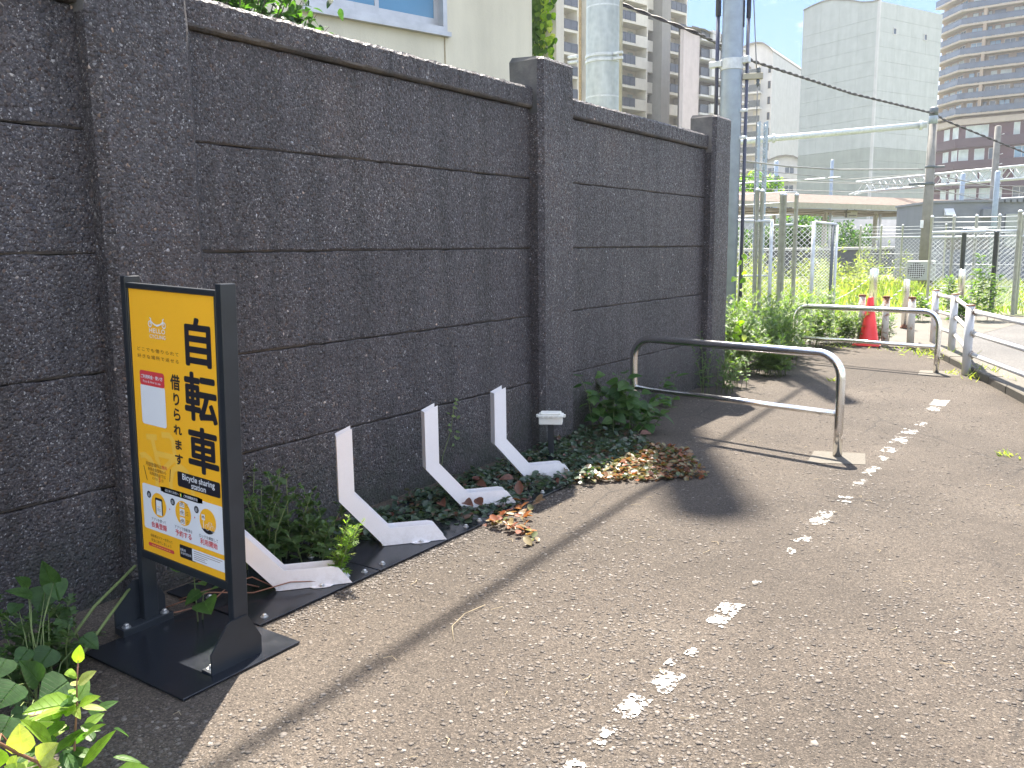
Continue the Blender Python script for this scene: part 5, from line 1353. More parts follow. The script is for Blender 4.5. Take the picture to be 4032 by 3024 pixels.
# ================================================================== PLANTS
FG = [(-2.109, 1.058, 0.381, 0.08, 0.18, 0.98, 0.493, -0.406, 0.553, 0.05, 0.032, 0.081, 0.12, 0.85),
(-2.111, 1.055, 0.35, 0.152, -0.834, 0.531, 0.459, -0.119, 0.74, 0.04, 0.034, 0.203, 0.167, 0.8),
(-2.111, 1.055, 0.325, 0.708, 0.392, 0.588, 0.416, -0.269, 0.614, 0.066, 0.032, 0.071, 0.164, 1),
(-2.112, 1.053, 0.32, -0.984, 0.092, 0.154, 0.533, -0.103, 0.805, 0.033, 0.023, 0.21, 0.158, 1),
(-2.123, 1.053, 0.265, -0.043, -0.94, 0.337, 0.385, -0.181, 0.762, 0.139, 0.073, 0.221, 0.364, 0.72),
(-2.118, 1.042, 0.268, 0.337, -0.882, 0.33, 0.118, -0.087, 0.884, 0.149, 0.035, 0.151, 0.153, 0.82),
(-2.103, 1.049, 0.271, 0.806, 0.325, 0.495, 0.474, -0.363, 0.796, 0.071, 0.029, 0.223, 0.264, 0.8),
(-2.101, 1.054, 0.262, 0.81, 0.585, -0.045, 0.26, -0.038, 0.8, 0.067, 0.023, 0.226, 0.354, 0.95),
(-2.124, 1.052, 0.271, -0.279, 0.748, 0.602, 0.647, -0.345, 0.581, 0.068, 0.039, 0.136, 0.148, 0.5),
(-2.088, 0.965, 0.208, 0.212, -0.533, 0.819, 0.342, -0.091, 0.598, 0.146, 0.05, 0.059, 0.288, 0.78),
(-2.128, 1.02, 0.26, -0.651, -0.147, -0.745, 0.419, -0.222, 0.658, 0.095, 0.046, 0.119, 0.399, 0.45),
(-2.023, 0.864, 0.257, 0.213, -0.078, 0.974, 0.558, -0.303, 0.487, 0.089, 0.062, 0.177, 0.183, 1),
(-2.01, 0.893, 0.228, 0.612, 0.376, 0.696, 0.518, -0.175, 0.582, 0.072, 0.056, 0.162, 0.371, 1),
(-2.011, 0.891, 0.201, 0.803, 0.35, 0.482, 0.359, -0.344, 0.611, 0.068, 0.05, 0.203, 0.285, 1),
(-1.972, 0.975, 0.184, 0.532, 0.373, 0.76, 0.272, -0.224, 0.675, 0.132, 0.036, 0.142, 0.113, 0.7),
(-1.919, 1.034, 0.272, -0.106, 0.754, -0.648, 0.292, -0.007, 0.977, 0.066, 0.019, 0.197, 0.388, 0.4),
(-2.058, 1.027, 0.205, 0.739, 0.239, 0.63, 0.171, -0.221, 0.928, 0.092, 0.03, 0.205, 0.223, 0.6),
(-2.077, 1.034, 0.227, 0.736, 0.623, -0.264, 0.451, -0.122, 0.88, 0.053, 0.029, 0.109, 0.157, 0.55),
(-2.091, 1.027, 0.193, -0.731, -0.39, -0.56, 0.38, -0.304, 0.699, 0.041, 0.03, 0.242, 0.199, 0.6),
(-1.899, 1.008, 0.164, 0.824, 0.515, 0.234, 0.233, -0.339, 0.655, 0.107, 0.056, 0.207, 0.209, 0.6),
(-1.987, 0.82, 0.249, 0.438, 0.095, 0.894, 0.423, -0.321, 0.833, 0.053, 0.042, 0.135, 0.162, 0.95),
(-1.994, 0.803, 0.269, -0.073, -0.164, 0.984, 0.358, -0.331, 0.586, 0.055, 0.049, 0.185, 0.145, 0.75),
(-1.949, 0.835, 0.242, -0.241, -0.585, 0.774, 0.343, -0.209, 0.618, 0.058, 0.042, 0.25, 0.137, 0.9),
(-2.107, 1.018, 0.143, -0.922, -0.197, -0.333, 0.64, -0.223, 0.558, 0.066, 0.053, 0.248, 0.243, 0.2),
(-2.1, 1.032, 0.199, -0.429, 0.473, -0.769, 0.558, -0.339, 0.434, 0.068, 0.042, 0.134, 0.175, 0.25),
(-2.08, 0.982, 0.126, -0.32, 0.933, 0.167, 0.746, -0.198, 0.594, 0.072, 0.083, 0.056, 0.176, 0.12),
(-2.138, 0.999, 0.195, -0.704, -0.095, -0.704, 0.565, -0.388, 0.49, 0.084, 0.062, 0.224, 0.143, 0.15),
(-2.162, 1.087, 0.268, -0.137, 0.791, -0.596, 0.268, -0.074, 0.736, 0.102, 0.028, 0.248, 0.221, 0.25),
(-2.139, 1.088, 0.223, 0.029, 0.685, -0.728, 0.439, -0.116, 0.867, 0.069, 0.028, 0.199, 0.248, 0.25)]

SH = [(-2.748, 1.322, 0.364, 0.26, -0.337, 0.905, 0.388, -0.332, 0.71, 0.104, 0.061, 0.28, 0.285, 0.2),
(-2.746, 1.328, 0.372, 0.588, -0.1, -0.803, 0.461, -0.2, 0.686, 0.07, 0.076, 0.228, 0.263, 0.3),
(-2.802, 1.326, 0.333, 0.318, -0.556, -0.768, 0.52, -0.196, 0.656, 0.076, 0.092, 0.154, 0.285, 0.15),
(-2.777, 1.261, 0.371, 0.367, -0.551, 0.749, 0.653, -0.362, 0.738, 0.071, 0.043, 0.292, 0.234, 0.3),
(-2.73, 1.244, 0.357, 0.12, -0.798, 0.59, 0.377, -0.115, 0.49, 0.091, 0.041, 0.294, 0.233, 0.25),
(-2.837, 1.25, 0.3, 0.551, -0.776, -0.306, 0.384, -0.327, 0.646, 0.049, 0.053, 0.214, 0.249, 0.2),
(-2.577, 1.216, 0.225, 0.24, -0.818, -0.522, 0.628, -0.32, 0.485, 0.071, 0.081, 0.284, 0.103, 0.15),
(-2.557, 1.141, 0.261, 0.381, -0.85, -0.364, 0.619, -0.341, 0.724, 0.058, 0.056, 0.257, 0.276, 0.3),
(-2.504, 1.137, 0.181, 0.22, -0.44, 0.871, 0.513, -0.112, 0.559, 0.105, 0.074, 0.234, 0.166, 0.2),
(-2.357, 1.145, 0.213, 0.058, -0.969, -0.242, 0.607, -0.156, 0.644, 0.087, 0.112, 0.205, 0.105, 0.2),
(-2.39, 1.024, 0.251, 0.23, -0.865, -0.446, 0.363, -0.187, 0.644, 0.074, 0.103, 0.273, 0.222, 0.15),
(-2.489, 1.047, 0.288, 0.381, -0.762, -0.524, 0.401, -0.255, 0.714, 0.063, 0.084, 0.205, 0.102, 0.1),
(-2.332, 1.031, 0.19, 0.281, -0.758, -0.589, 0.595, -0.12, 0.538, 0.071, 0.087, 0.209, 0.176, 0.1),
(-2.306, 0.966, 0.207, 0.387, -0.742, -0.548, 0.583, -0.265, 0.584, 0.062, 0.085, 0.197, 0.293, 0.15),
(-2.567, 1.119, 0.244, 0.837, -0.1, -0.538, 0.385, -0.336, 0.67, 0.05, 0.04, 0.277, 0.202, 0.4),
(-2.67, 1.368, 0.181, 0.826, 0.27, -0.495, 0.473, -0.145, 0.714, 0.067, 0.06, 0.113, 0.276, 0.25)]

def single_leaves(root, rows, shape, mat, n0=0):
    for q in rows:
        V, Q, ti, uv = leaves([q], shape); V = V - np.array(ORG[root.name])
        link('leaf', npmesh('leaf', V, Q, ti, uv), mat, root)
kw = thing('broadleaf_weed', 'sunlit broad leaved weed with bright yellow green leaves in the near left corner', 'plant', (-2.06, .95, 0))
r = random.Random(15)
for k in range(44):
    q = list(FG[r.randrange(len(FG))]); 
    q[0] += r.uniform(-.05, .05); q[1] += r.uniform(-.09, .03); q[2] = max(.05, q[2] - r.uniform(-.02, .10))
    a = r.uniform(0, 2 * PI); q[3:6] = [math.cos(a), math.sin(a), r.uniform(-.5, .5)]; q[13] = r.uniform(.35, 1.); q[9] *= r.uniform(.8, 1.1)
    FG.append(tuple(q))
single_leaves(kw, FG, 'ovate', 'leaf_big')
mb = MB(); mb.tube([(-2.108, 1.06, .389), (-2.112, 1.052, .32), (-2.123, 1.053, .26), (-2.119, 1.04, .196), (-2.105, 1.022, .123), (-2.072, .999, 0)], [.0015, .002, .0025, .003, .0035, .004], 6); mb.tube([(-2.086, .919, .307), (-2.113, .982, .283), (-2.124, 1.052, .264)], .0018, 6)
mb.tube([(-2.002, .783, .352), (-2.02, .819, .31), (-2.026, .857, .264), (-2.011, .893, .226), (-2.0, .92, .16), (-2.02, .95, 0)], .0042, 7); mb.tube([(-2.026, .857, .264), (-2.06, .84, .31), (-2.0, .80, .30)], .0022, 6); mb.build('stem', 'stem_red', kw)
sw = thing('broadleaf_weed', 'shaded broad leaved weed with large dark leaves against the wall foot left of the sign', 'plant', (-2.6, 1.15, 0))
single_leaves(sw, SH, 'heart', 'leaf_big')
mb = MB()
for q in SH: mb.tube([(-2.62 + rnd.uniform(-.1, .05), 1.18 + rnd.uniform(-.06, .06), 0), ((q[0] - 2.62) / 2, (q[1] + 1.18) / 2, q[2] * .75), (q[0], q[1], q[2])], [.002, .0016, .001], 5)
mb.build('stem', 'stem', sw)

def mugwort(name, label, base, h, ns, spread, mat='leaf_weed', leaf=.07, tint=(.1, .6), lean=(0, 0), cat='plant', group=None, blade=.24, nl=9, seed=1, shape='lance'):
    """stems carrying deeply cut leaves: every leaf is a fan of narrow lobes on a rib"""
    r = random.Random(seed); t_ = thing(name, label, cat, (*base, 0), group)
    rows = []; st = MB()
    for s_ in range(ns):
        a = r.uniform(0, 2 * PI); b = Vector((base[0] + r.gauss(0, spread * .4), base[1] + r.gauss(0, spread * .4), 0)); hh = h * r.uniform(.6, 1.05)
        tip = b + Vector((math.cos(a) * spread * r.uniform(.2, 1) + lean[0] * hh, math.sin(a) * spread * r.uniform(.2, 1) + lean[1] * hh, hh))
        mid = b.lerp(tip, .5) + Vector((-math.cos(a), -math.sin(a), 0)) * spread * .12 + Vector((0, 0, hh * .08))
        st.tube([b, mid, tip], [.0035, .0025, .0012], 5)
        for k in range(nl):
            u = .18 + .82 * (k + r.uniform(-.2, .2)) / (nl - 1); u = min(1, max(.1, u))
            p = (b * (1 - u) ** 2 + mid * 2 * u * (1 - u) + tip * u * u)
            az = k * 2.4 + a + r.uniform(-.4, .4); el = r.uniform(-.1, .55) + .5 * u
            d = Vector((math.cos(az) * math.cos(el), math.sin(az) * math.cos(el), math.sin(el)))
            L = leaf * (1.15 - .55 * u) * r.uniform(.75, 1.2); n = Vector((0, 0, 1)) + Vector((r.uniform(-.4, .4), r.uniform(-.4, .4), 0)); side = d.cross(n).normalized()
            ti = r.uniform(*tint)
            rows.append(row(p, d, n, L, L * blade * 1.1, r.uniform(0, .5), .2, ti))
            for j in range(3):
                q = p + d * L * (.22 + .22 * j)
                for sg_ in (-1, 1):
                    dd = (d * (.75 + .1 * j) + side * sg_).normalized()
                    rows.append(row(q, dd, n + Vector((r.uniform(-.2, .2),) * 3), L * (.52 - .09 * j), L * blade * .85, r.uniform(0, .5), .2, min(1, ti + r.uniform(-.05, .1))))
    st.build('stem', 'stem', t_)
    o = leaf_obj('foliage', rows, shape, mat, t_, len(rows) > 300)
    return t_
def feather(name, label, base, h, ns, spread, mat='leaf_weed', leaf=.05, width=.14, tint=(.2, .9), lean=(0, 0), group=None, nl=60, seed=1, up=.6, cat='plant'):
    """upright stems thickly set with narrow leaves"""
    r = random.Random(seed); t_ = thing(name, label, cat, (*base, 0), group)
    rows = []; st = MB()
    for s_ in range(ns):
        b = Vector((base[0] + r.gauss(0, spread), base[1] + r.gauss(0, spread), 0)); hh = h * r.uniform(.62, 1.06); a = r.uniform(0, 2 * PI); ln = r.uniform(.02, .22) * hh
        tip = b + Vector((math.cos(a) * ln + lean[0] * hh, math.sin(a) * ln + lean[1] * hh, hh)); mid = b.lerp(tip, .5) + Vector((-math.cos(a) * ln * .2, -math.sin(a) * ln * .2, 0))
        st.tube([b, mid, tip], [.004, .003, .0015], 4)
        for k in range(nl):
            u = .12 + .88 * r.random() ** .8
            p = b * (1 - u) ** 2 + mid * 2 * u * (1 - u) + tip * u * u
            az = r.uniform(0, 2 * PI); el = r.uniform(-.3, .5) + up * u
            d = Vector((math.cos(az) * math.cos(el), math.sin(az) * math.cos(el), math.sin(el)))
            # side twigs: leaves further from the stem low down
            p = p + d * leaf * r.uniform(0, 1.6) * (1.15 - u)
            L = leaf * r.uniform(.7, 1.3) * (1.2 - .5 * u)
            rows.append(row(p, d + Vector((0, 0, r.uniform(-.4, .3))), (r.uniform(-1, 1), r.uniform(-1, 1), 1), L, L * width, r.uniform(0, .6), .2, r.uniform(*tint)))
    st.build('stem', 'stem', t_); leaf_obj('foliage', rows, 'lance', mat, t_, len(rows) > 300)
    return t_
def bushy(name, label, base, h, ns, spread, mat='leaf', leaf=.07, tint=(.1, .7), shape='heart', lean=(0, 0), nl=9, seed=1, stem='stem', cat='plant', low=.2, wr=.85):
    """arching stems with whole, broad leaves"""
    r = random.Random(seed); t_ = thing(name, label, cat, (*base, 0)); rows = []; st = MB()
    for s_ in range(ns):
        a = r.uniform(0, 2 * PI); b = Vector((base[0] + r.gauss(0, spread * .3), base[1] + r.gauss(0, spread * .3), 0)); hh = h * r.uniform(.5, 1.05)
        tip = b + Vector((math.cos(a) * spread * r.uniform(.3, 1) + lean[0] * hh, math.sin(a) * spread * r.uniform(.3, 1) + lean[1] * hh, hh)); mid = b.lerp(tip, .45) + Vector((0, 0, hh * .22))
        st.tube([b, b.lerp(mid, .6), mid, mid.lerp(tip, .55) + Vector((0, 0, hh * .03)), tip], [.003, .0026, .0022, .0016, .001], 5)
        for k in range(nl):
            u = low + (1 - low) * (k + r.uniform(-.3, .3)) / (nl - 1); u = min(1, max(.05, u)); p = b * (1 - u) ** 2 + mid * 2 * u * (1 - u) + tip * u * u
            az = k * 2.3 + a + r.uniform(-.5, .5); el = r.uniform(-.5, .4); d = Vector((math.cos(az) * math.cos(el), math.sin(az) * math.cos(el), math.sin(el)))
            L = leaf * r.uniform(.6, 1.2); n = Vector((r.uniform(-.5, .5) + .35, r.uniform(-.5, .5) - .3, 1)); q = p + d * L * .25
            st.tube([p, q], .001, 4, caps=False)
            rows.append(row(q, d, n, L, L * wr * r.uniform(.85, 1.1), r.uniform(.05, .5), r.uniform(.05, .35), r.uniform(*tint)))
    st.build('stem', stem, t_)
    if len(rows) <= 300 and leaf > .045 and base[1] < 7.0: single_leaves(t_, rows, shape, mat)
    else: leaf_obj('foliage', rows, shape, mat, t_, len(rows) > 300)
    return t_
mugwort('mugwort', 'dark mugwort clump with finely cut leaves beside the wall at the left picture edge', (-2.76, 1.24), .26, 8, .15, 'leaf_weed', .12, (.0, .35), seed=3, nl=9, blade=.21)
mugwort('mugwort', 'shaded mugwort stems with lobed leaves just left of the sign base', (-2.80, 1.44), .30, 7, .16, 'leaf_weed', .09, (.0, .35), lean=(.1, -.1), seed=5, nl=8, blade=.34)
mb = MB(); mb.tube([(-2.86, 1.36, .05), (-2.93, 1.55, .16), (-2.98, 1.75, .24)], .006, 6); mb.tube([(-2.80, 1.42, .06), (-2.89, 1.58, .12), (-2.95, 1.70, .17)], .006, 6)
tag(mb.build('fallen_stalk', 'stem'), 'pair of thick pale green stalks leaning over to the left sign post', 'plant stalk')
bushy('broadleaf_weed', 'small weed with two large hanging leaves under the yellow sign panel', (-2.80, 1.90), .26, 2, .05, 'leaf_big', .12, (.25, .4), nl=3, seed=2, low=.6, wr=.9)
mb = MB()
for q in ([(-3.0, 1.85, .02), (-2.92, 2.02, .05), (-2.80, 2.15, .03), (-2.72, 2.28, .05), (-2.62, 2.42, .03)], [(-3.02, 1.95, .02), (-2.93, 1.99, .06), (-2.84, 2.18, .08), (-2.78, 2.24, .03)], [(-2.98, 1.78, .02), (-2.90, 1.86, .03), (-2.86, 1.98, .03), (-2.90, 2.1, .05)], [(-3.1, 2.1, .03), (-2.95, 2.15, .05), (-2.85, 2.22, .02)]): mb.tube(q, .0028, 5)
tag(mb.build('dry_vine', 'stem_red'), 'tangle of thin reddish dry vine lying on the black plate behind the sign', 'vine')
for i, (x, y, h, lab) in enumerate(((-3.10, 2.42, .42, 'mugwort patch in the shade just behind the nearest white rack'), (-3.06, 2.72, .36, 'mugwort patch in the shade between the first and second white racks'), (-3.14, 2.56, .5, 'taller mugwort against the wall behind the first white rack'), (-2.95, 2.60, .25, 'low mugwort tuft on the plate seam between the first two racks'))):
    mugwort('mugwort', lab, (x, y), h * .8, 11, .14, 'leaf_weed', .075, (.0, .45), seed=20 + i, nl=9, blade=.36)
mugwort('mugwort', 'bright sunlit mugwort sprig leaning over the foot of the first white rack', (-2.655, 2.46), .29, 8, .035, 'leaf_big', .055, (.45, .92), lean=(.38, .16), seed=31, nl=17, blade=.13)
bushy('vine_bush', 'dark broad leaved vine bush against the wall beside the second wall post', (-3.02, 5.86), .46, 16, .26, 'leaf', .105, (.25, .8), nl=8, seed=8, lean=(-.15, -.05))
bushy('vine_bush', 'dark leafy vine sprawling over the left foot of the nearer arch barrier', (-2.93, 5.98), .30, 13, .30, 'leaf', .085, (.3, .85), nl=8, seed=9, lean=(.35, .1))
bushy('broadleaf_weed', 'small weed with rounded leaves by the wall foot seen through the nearer arch', (-3.12, 7.05), .32, 3, .12, 'leaf_big', .10, (.15, .5), nl=5, seed=12)
mugwort('mugwort', 'tall thin mugwort on the wall foot before the last wall post', (-3.10, 7.75), .62, 4, .12, 'leaf', .07, (.5, 1), seed=40, nl=12)
mugwort('mugwort', 'mugwort clump growing at the foot of the last wall post', (-2.98, 8.35), .46, 14, .22, 'leaf_weed', .075, (.2, .7), seed=41, nl=9)
mugwort('mugwort', 'low mugwort in front of the last wall post foot, partly dry below', (-2.93, 7.95), .34, 8, .14, 'leaf', .07, (.5, 1), seed=42, nl=7)
# thin climber on the wall
mb = MB(); mb.tube([(-3.25, 3.92, .0), (-3.285, 4.0, .16), (-3.283, 4.08, .30), (-3.285, 4.12, .44), (-3.283, 4.15, .5)], .002, 5)
cl = thing('climbing_vine', 'single thin vine climbing the dark wall between the third and fourth racks', 'vine', (-3.28, 4.05, 0)); mb.build('stem', 'stem', cl)
single_leaves(cl, [row((-3.275, 4.0 + .15 * rnd.random(), .22 + .29 * k / 11), (rnd.uniform(.2, 1), rnd.uniform(-1, 1), rnd.uniform(-.6, .6)), (1, -.4, .4), .034, .018, .2, .2, rnd.uniform(.5, 1)) for k in range(12)], 'ovate', 'leaf_weed')

# creeping ground cover with its sunlit coloured rim
def inside(p, poly):
    c = False; n = len(poly)
    for i in range(n):
        (x1, y1), (x2, y2) = poly[i], poly[(i + 1) % n]
        if (y1 > p[1]) != (y2 > p[1]) and p[0] < (x2 - x1) * (p[1] - y1) / (y2 - y1) + x1: c = not c
    return c
def cover(name, label, poly, n, mat, hmin, hmax, size, tint, seed, wr=.62):
    r = random.Random(seed); xs = [p[0] for p in poly]; ys = [p[1] for p in poly]; rows = []
    while len(rows) < n:
        x, y = r.uniform(min(xs), max(xs)), r.uniform(min(ys), max(ys))
        if not inside((x, y), poly): continue
        m = .5 + .5 * math.sin(x * 9 + 2 * math.sin(y * 6)) * math.sin(y * 7 + x * 3)
        z = hmin + (hmax - hmin) * m * r.random() + .008
        a = r.uniform(0, 2 * PI); L = size * r.uniform(.55, 1.2)
        rows.append(row((x, y, z), (math.cos(a), math.sin(a), r.uniform(-.3, .75)), (r.uniform(-.6, .6), r.uniform(-.6, .6), 1), L, L * wr, r.uniform(-.1, .5), r.uniform(.1, .45), tint(r, x, y)))
    o = leaf_obj(name, rows, 'oval', mat); o['kind'] = 'stuff'
    return tag(o, label)
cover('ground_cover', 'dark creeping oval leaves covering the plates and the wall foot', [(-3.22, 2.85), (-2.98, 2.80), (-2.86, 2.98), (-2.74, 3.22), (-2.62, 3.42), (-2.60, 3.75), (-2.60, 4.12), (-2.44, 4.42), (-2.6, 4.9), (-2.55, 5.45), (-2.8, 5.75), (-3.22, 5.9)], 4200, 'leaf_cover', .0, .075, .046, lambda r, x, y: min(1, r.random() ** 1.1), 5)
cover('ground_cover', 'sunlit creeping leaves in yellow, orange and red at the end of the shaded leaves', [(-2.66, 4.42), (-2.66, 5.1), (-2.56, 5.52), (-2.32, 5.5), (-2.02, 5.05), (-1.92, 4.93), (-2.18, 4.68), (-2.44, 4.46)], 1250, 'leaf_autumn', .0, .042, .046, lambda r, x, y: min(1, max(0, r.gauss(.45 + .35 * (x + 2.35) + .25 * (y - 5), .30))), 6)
cover('ground_cover', 'short runner of pale and pink leaves creeping over the sunny asphalt edge', [(-2.60, 3.88), (-2.56, 3.40), (-2.44, 3.42), (-2.17, 3.28), (-2.14, 3.34), (-2.38, 3.56), (-2.52, 3.92)], 85, 'leaf_autumn', .0, .05, .055, lambda r, x, y: min(1, max(.2, r.gauss(.6, .2))), 7)
for i, (x, y) in enumerate(((-2.66, 3.56), (-2.60, 3.84), (-2.78, 3.56), (-2.82, 4.1), (-2.9, 3.5), (-2.72, 5.62), (-2.95, 3.9))):
    rows = [row((x, y, .06), (rnd.uniform(-1, 1), rnd.uniform(-1, 1), .25), (rnd.uniform(-.3, .3), -.5, 1), .10, .055, .5, .5, .97)]
    V, Q, ti, uv = leaves(rows, 'ovate'); o = link('dead_leaf', npmesh('dead_leaf', V, Q, ti, uv), 'leaf_autumn')
    tag(o, ('curled brown dead leaf just left of the third white rack foot', 'curled brown dead leaf past the toe of the third white rack', 'brown dead leaf lying behind the third white rack heel', 'brown dead leaf among the dark leaves between the third and fourth racks', 'brown dead leaf among the dark leaves behind the third rack', 'brown dead leaf by the left leg of the nearer arch', 'brown dead leaf near the wall below the thin climbing vine')[i], 'leaf', 'fallen dead leaves')
# dry grass bits on the asphalt
mb = MB()
for k in range(60):
    x, y = rnd.uniform(-2.5, .5), 1.2 + 5 * rnd.random(); a = rnd.uniform(0, PI); L = rnd.uniform(.02, .06)
    mb.tube([(x, y, .006), (x + L * math.cos(a) * .5, y + L * math.sin(a) * .5, .012), (x + L * math.cos(a + .5), y + L * math.sin(a + .5), .005)], .0012, 4, caps=False)
mb.tube([(-1.86, 2.30, .006), (-1.93, 2.38, .014), (-1.96, 2.50, .012), (-1.95, 2.62, .006)], .0013, 5)
o = mb.build('dry_grass_litter', 'twig'); o['kind'] = 'stuff'

# tall weeds between the wall end and the railing
r = random.Random(77)
WL = ['feathery weed clump next to the last wall post', 'feathery weed clump before the gate leaf beside the wall', 'feathery weed clump left of the farther arch barrier', 'dense feathery weeds spilling onto the path before the farther arch', 'feathery weeds behind the left leg of the farther arch', 'feathery weeds between the arch and the narrow gate leaf', 'feathery weeds left of the rusty pipe posts', 'short weeds behind the red cone', 'feathery weeds below the tall steel fence posts']
for i, (x, y, h, n, s_) in enumerate(((-3.30, 9.35, .85, 22, .18), (-3.55, 10.2, .8, 22, .24), (-3.2, 10.3, .75, 22, .22), (-2.95, 9.35, .42, 18, .16), (-3.45, 11.2, .8, 22, .25), (-3.3, 12.3, .8, 26, .28), (-2.98, 12.9, .55, 18, .16), (-2.62, 13.35, .45, 14, .12), (-3.9, 12.4, .75, 20, .3))):
    mugwort('feathery_weed', WL[i], (x, y), h, int(n * 1.5), s_ * 1.7, 'leaf_weed', .13, (.15, .95), (.06, -.06), 'plant', 'tall weeds beyond the wall end', blade=.17, nl=15, seed=100 + i)
for i in range(18):
    y = 15 + 7 * r.random(); x = -.262 * y - .55 - (1.2 + .05 * y) * r.random()
    feather('meadow_weed', 'yellow green meadow weed among others standing in the field beyond the gates', (x, y), r.uniform(.6, 1.15), 12, .3, 'leaf_dry', .095, .18, (.0, 1), (0, 0), 'meadow weeds in the field', 48, 200 + i)
for i in range(12):
    x, y = -9.4 + 3.6 * r.random(), 22 + 9 * r.random()
    feather('meadow_weed', 'yellow green meadow weed among others standing in the field beyond the gates', (x, y), r.uniform(.9, 1.5), 14, .5, 'leaf_dry', .13, .2, (.2, 1), (0, 0), 'meadow weeds in the field', 40, 300 + i)
for i, (x, y, h, n, lab) in enumerate(((-1.66, 18.2, 1.25, 3, 'tall leafy green plant before the right chain link gate'), (-1.85, 18.1, .95, 2, 'shorter leafy stem left of the tallest green plant at the gate'), (-2.30, 18.4, .85, 2, 'narrow leafy plant beside the greenish bollard'), (-2.1, 17.6, .45, 4, 'low bushy weed behind the white railing'), (-2.75, 17.5, .55, 3, 'small weed left of the greenish bollard'))):
    feather('leafy_weed', lab, (x, y), h, n, .07, 'leaf_weed', .12, .3, (.0, .7), (0, 0), None, 110, 400 + i, up=.3)
# grass tufts along the kerb
def tuft(label, x, y, n, h, s_, seed):
    q = random.Random(seed); rows = []
    for k in range(n):
        a = q.uniform(0, 2 * PI); rows.append(row((x + q.gauss(0, s_), y + q.gauss(0, s_), 0), (math.cos(a) * .8, math.sin(a) * .8, q.uniform(.3, 1.2)), (q.uniform(-1, 1), q.uniform(-1, 1), .5), h * q.uniform(.5, 1.2), .012, q.uniform(.3, 1), .2, q.uniform(.3, 1)))
    o = leaf_obj('grass_tuft', rows, 'blade', 'leaf_dry'); tag(o, label); o['kind'] = 'stuff'
for i, (x, y, n, h, s_, lab) in enumerate(((-1.02, 10.55, 60, .2, .07, 'grass tuft at the foot of the nearest white railing post'), (-.92, 10.25, 50, .16, .12, 'grass tuft spreading right of the nearest railing post'), (-1.55, 11.9, 70, .18, .14, 'grass tuft behind the right leg of the farther arch'), (-1.75, 12.3, 70, .14, .16, 'long grass strip along the path end edging'), (-2.1, 12.55, 50, .08, .2, 'thin grass on the edging left of the grass strip'), (-1.28, 10.45, 16, .10, .06, 'few grass blades left of the nearest railing post'), (-.42, 6.55, 20, .06, .05, 'small grass sprout in the asphalt on the right'), (-2.25, 9.3, 14, .07, .02, 'tiny dry sprout in the asphalt before the farther arch'), (-2.95, 12.5, 30, .12, .12, 'small sprouts on the edging before the red cone'))):
    tuft(lab, x, y, n, h, s_, 500 + i)
q = random.Random(9); rows = []
for k in range(9000):
    y = 13.2 + 22 * q.random() ** 1.4; x = -9 + 8.2 * q.random()
    if y < 20.3 and x > -3.4: continue
    a = q.uniform(0, 2 * PI); L = q.uniform(.1, .42)
    rows.append(row((x, y, -.03), (math.cos(a) * .35, math.sin(a) * .35, 1), (q.uniform(-1, 1), q.uniform(-1, 1), .2), L, .02 + .012 * (y - 13) / 10, q.uniform(.1, .8), .1, q.random()))
o = leaf_obj('grass', rows, 'blade', 'leaf_dry'); o['kind'] = 'stuff'
# vine on the last post side and on the fence
cv = thing('climbing_vine', 'few bright vine leaves climbing the fence post right of the last wall post', 'vine', (-3.25, 8.95, 0))
mb = MB(); mb.tube([(-3.2, 8.92, 0), (-3.22, 8.95, .6), (-3.18, 8.97, 1.1), (-3.16, 8.99, 1.5)], .003, 5); mb.build('stem', 'stem', cv)
leaf_obj('foliage', [row((-3.2 + rnd.uniform(-.03, .08), 8.95 + rnd.uniform(-.03, .05), .35 + 1.1 * rnd.random()), (rnd.uniform(-1, 1), rnd.uniform(-1, 1), -.5), (.4, -.6, .5), .075, .06, .3, .2, rnd.uniform(.5, 1)) for k in range(18)], 'heart', 'leaf_big', cv)

# ivy on the pillar, shrub behind the wall, hedge, far trees, hill
rows = []; q = random.Random(31); fr = frame((-6.60, 10.05), 74)
for k in range(900):
    u = q.random(); t0 = .0 + .36 * u; z = 2.2 + 3.6 * q.random(); n0 = .03 + .08 * q.random() + (.06 if u > .7 else 0)
    rows.append(row(fr(t0 + (.07 * q.random() if u > .8 else 0), n0, z), (q.uniform(-.6, .6), q.uniform(-.6, .2), -1), (.3, -1, .5), .085, .075, .3, .2, q.random() * (.6 if u < .6 else 1)))
leaf_obj('ivy', rows, 'heart', 'leaf_big', iv, True)
sh = thing('shrub', 'green leafy shrub peeping over the wall left of the cream house window', 'shrub', (-4.85, 3.95, 0))
rows = []; mb = MB()
for k in range(70):
    a = q.uniform(0, 2 * PI); b = Vector((-4.88, 3.85, 2.0)); tip = Vector((-4.80 + .62 * math.cos(a) * q.random() + .05, 3.92 + .62 * math.sin(a) * q.random(), 2.7 + .75 * q.random())); mb.tube([b, b.lerp(tip, .6) + Vector((0, 0, .1)), tip], [.008, .005, .002], 5)
    for j in range(34):
        p = b.lerp(tip, .45 + .58 * q.random()) + Vector((q.gauss(0, .05), q.gauss(0, .05), q.gauss(0, .05)))
        rows.append(row(p, (q.uniform(-1, 1), q.uniform(-1, 1), q.uniform(-.8, .4)), (q.uniform(-.5, .5), q.uniform(-.5, .5), 1), .10, .042, .4, .2, q.random() * .55))
mb.tube([(-4.88, 3.85, 0), (-4.88, 3.85, 2.05)], .025, 7); mb.build('trunk', 'bark', sh); leaf_obj('crown', rows, 'ovate', 'leaf', sh, True)
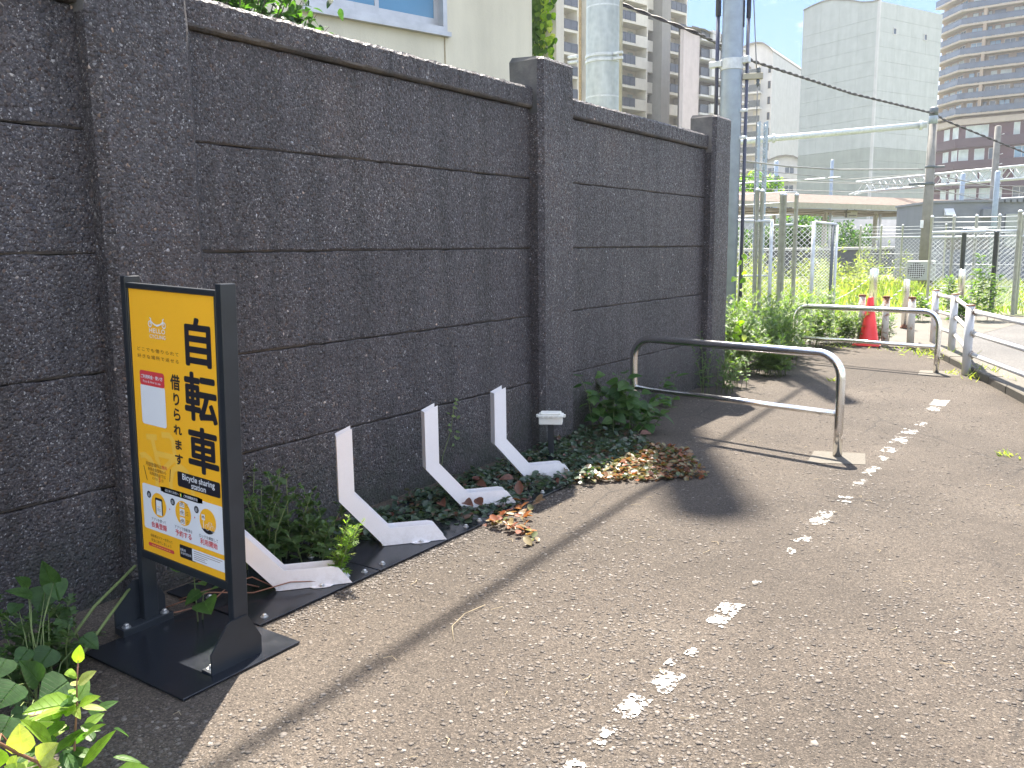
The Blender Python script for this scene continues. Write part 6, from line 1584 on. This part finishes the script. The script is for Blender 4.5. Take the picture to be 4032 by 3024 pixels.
def tree(name, label, c, rad, n, lf, mat, trunk, seed, tint=(0, 1)):
    q = random.Random(seed); t_ = thing(name, label, 'tree', (c[0], c[1], 0)); rows = []
    lob = [(Vector(c) + Vector((q.uniform(-.6, .6) * rad[0], q.uniform(-.6, .6) * rad[1], q.uniform(-.5, .6) * rad[2])), q.uniform(.35, .6)) for k in range(12)]
    for k in range(n):
        o_, s_ = q.choice(lob); v = Vector((q.gauss(0, 1), q.gauss(0, 1), q.gauss(0, 1))).normalized() * q.uniform(.6, 1.05)
        p = o_ + Vector((v.x * rad[0], v.y * rad[1], v.z * rad[2])) * s_
        rows.append(row(p, (q.uniform(-1, 1), q.uniform(-1, 1), q.uniform(-.8, .5)), v + Vector((0, 0, .5)), lf * q.uniform(.7, 1.3), lf * .6, .3, .2, q.uniform(*tint)))
    mb = MB(); mb.tube([(c[0], c[1], 0), (c[0] + .1, c[1], c[2] * .5), (c[0], c[1], c[2])], [trunk, trunk * .8, trunk * .4], 8)
    for o_, s_ in lob[:6]: mb.tube([(c[0], c[1], c[2] * .7), tuple(o_)], [trunk * .4, trunk * .15], 6)
    mb.build('trunk', 'bark', t_); leaf_obj('crown', rows, 'oval', mat, t_, True)
tree('broadleaf_tree', 'round green tree behind the canopy left of the slim mast', (-19.3, 56.8, 5.3), (1.9, 1.9, 1.3), 2200, .24, 'leaf_big', .12, 61, (.2, .9))
tree('broadleaf_tree', 'small dark tree behind the station platform on the left', (-14.5, 52.5, 2.3), (1.4, 1.4, 1.3), 1000, .22, 'leaf', .1, 62)
fr = frame((-10.755, 43.696), 22.7); rows = []
for k in range(5200):
    t0 = -4 + 18 * q.random(); z = .4 + (1.9 + .5 * math.sin(t0 * 2.1) * math.sin(t0 * .9)) * q.random()
    rows.append(row(fr(t0, -8.0 + .7 * q.random(), z + .3), (q.uniform(-1, 1), q.uniform(-1, 1), q.uniform(-.3, 1)), (q.uniform(-.3, .6), -1, .7), .2, .1, .3, .2, q.random()))
hd = leaf_obj('hedge', rows, 'oval', 'leaf'); tag(hd, 'dark green hedge behind the platform under the canopy', 'hedge'); hd['kind'] = 'stuff'
for i in range(6):
    t0 = (-1.5, .9, 3.6, 4.2, 5.0, 7.6)[i]; p = fr(t0, -7.6, 0)
    feather('hedge_plant', 'pointed conifer shoot above the hedge behind the platform, %s from the left' % ('first', 'second', 'third', 'fourth', 'fifth', 'sixth')[i], (p[0], p[1]), (2.6, 2.9, 2.7, 3.1, 2.6, 3.0)[i], 7, .13, 'leaf', .22, .25, (.2, 1), (0, 0), 'conifer shoots above the hedge', 60, 600 + i)
def hill():
    nx, ny = 60, 26; V = []; 
    for j in range(ny):
        for i in range(nx):
            x = -330 + 500 * i / (nx - 1); y = 345 + 120 * j / (ny - 1)
            u = (x + 125) / 75; h = 44 * math.exp(-((x + 60) / 120) ** 2) * math.sin(PI * min(1, j / (ny - 1) * .9 + .02)) ** .6 + 14 * math.exp(-((x + 190) / 60) ** 2)
            V.append((x, y, h - 3 + 2.2 * math.sin(x * .37 + y * .2) * math.sin(y * .31)))
    Q = [(j * nx + i, j * nx + i + 1, (j + 1) * nx + i + 1, (j + 1) * nx + i) for j in range(ny - 1) for i in range(nx - 1)]
    o = link('hill', npmesh('hill', np.array(V), np.array(Q)), 'leaf'); structure(o)
    rows = []; V = np.array(V)
    for k in range(16000):
        p = V[q.randrange(len(V))] + np.array([q.uniform(-5, 5), q.uniform(-3, 3), q.uniform(-1, 3.2)])
        if not (-175 < p[0] < -60): continue
        rows.append(row(p, (q.uniform(-1, 1), q.uniform(-1, 1), q.uniform(-.2, .8)), (q.uniform(-.4, .4), -.8, .8), 2.6, 2.2, .3, .2, q.random() ** 1.5))
    o = leaf_obj('hill_forest', rows, 'oval', 'leaf_big'); o['kind'] = 'stuff'; tag(o, 'woods covering the hill in the gap between the buildings')
hill()

# ================================================================== AIR
hz = MB(); hz.box((-520, -95, -1.03), (520, 530, 56)); hzo = hz.build('haze', None); hzo['kind'] = 'stuff'
hm = bpy.data.materials.new('haze'); hm.use_nodes = True; hn = hm.node_tree.nodes; hm.node_tree.links.clear()
pv = hn.new('ShaderNodeVolumePrincipled'); pv.inputs['Color'].default_value = (.86, .92, 1, 1); pv.inputs['Density'].default_value = HAZE; pv.inputs['Anisotropy'].default_value = .35
hm.node_tree.links.new(pv.outputs[0], hn['Material Output'].inputs['Volume']); hn.remove(hn['Principled BSDF']); hzo.data.materials.append(hm)

# every loose piece of these joined builds becomes a part of its own
def separate(o):
    me = o.data; n = len(me.vertices); par = list(range(n))
    def root(i):
        while par[i] != i: par[i] = par[par[i]]; i = par[i]
        return i
    for p in me.polygons:
        v = p.vertices; a = root(v[0])
        for i in v[1:]: par[root(i)] = a
    grp = {}
    for p in me.polygons: grp.setdefault(root(p.vertices[0]), []).append(tuple(p.vertices))
    if len(grp) < 2: return
    sm = any(p.use_smooth for p in me.polygons)
    for fs in grp.values():
        ids = sorted({i for f in fs for i in f}); ix = {v: k for k, v in enumerate(ids)}
        m = bpy.data.meshes.new(me.name); m.from_pydata([me.vertices[i].co[:] for i in ids], [], [[ix[i] for i in f] for f in fs])
        if sm: m.polygons.foreach_set('use_smooth', [True] * len(m.polygons))
        for mt in me.materials: m.materials.append(mt)
        c = bpy.data.objects.new(o.name.split('.')[0], m); C.objects.link(c); c.parent = o.parent; c.matrix_local = o.matrix_local
        for k_ in o.keys():
            if k_ in ('label', 'group', 'kind', 'category'): c[k_] = o[k_]
    bpy.data.objects.remove(o)
NM = {'bracket', 'clamp_arm', 'insulator', 'parapet', 'party_wall', 'floor_slab', 'vent_hood', 'stand', 'balcony', 'balcony_divider', 'latch', 'clamp', 'hanger', 'rust_stain', 'band', 'diamond'}
for o in [o for o in bpy.data.objects if o.type == 'MESH' and o.name.split('.')[0] in NM and o.data.users == 1 and not o.children and not (o.parent and o.parent.name.startswith('bicycle_sign'))]: separate(o)
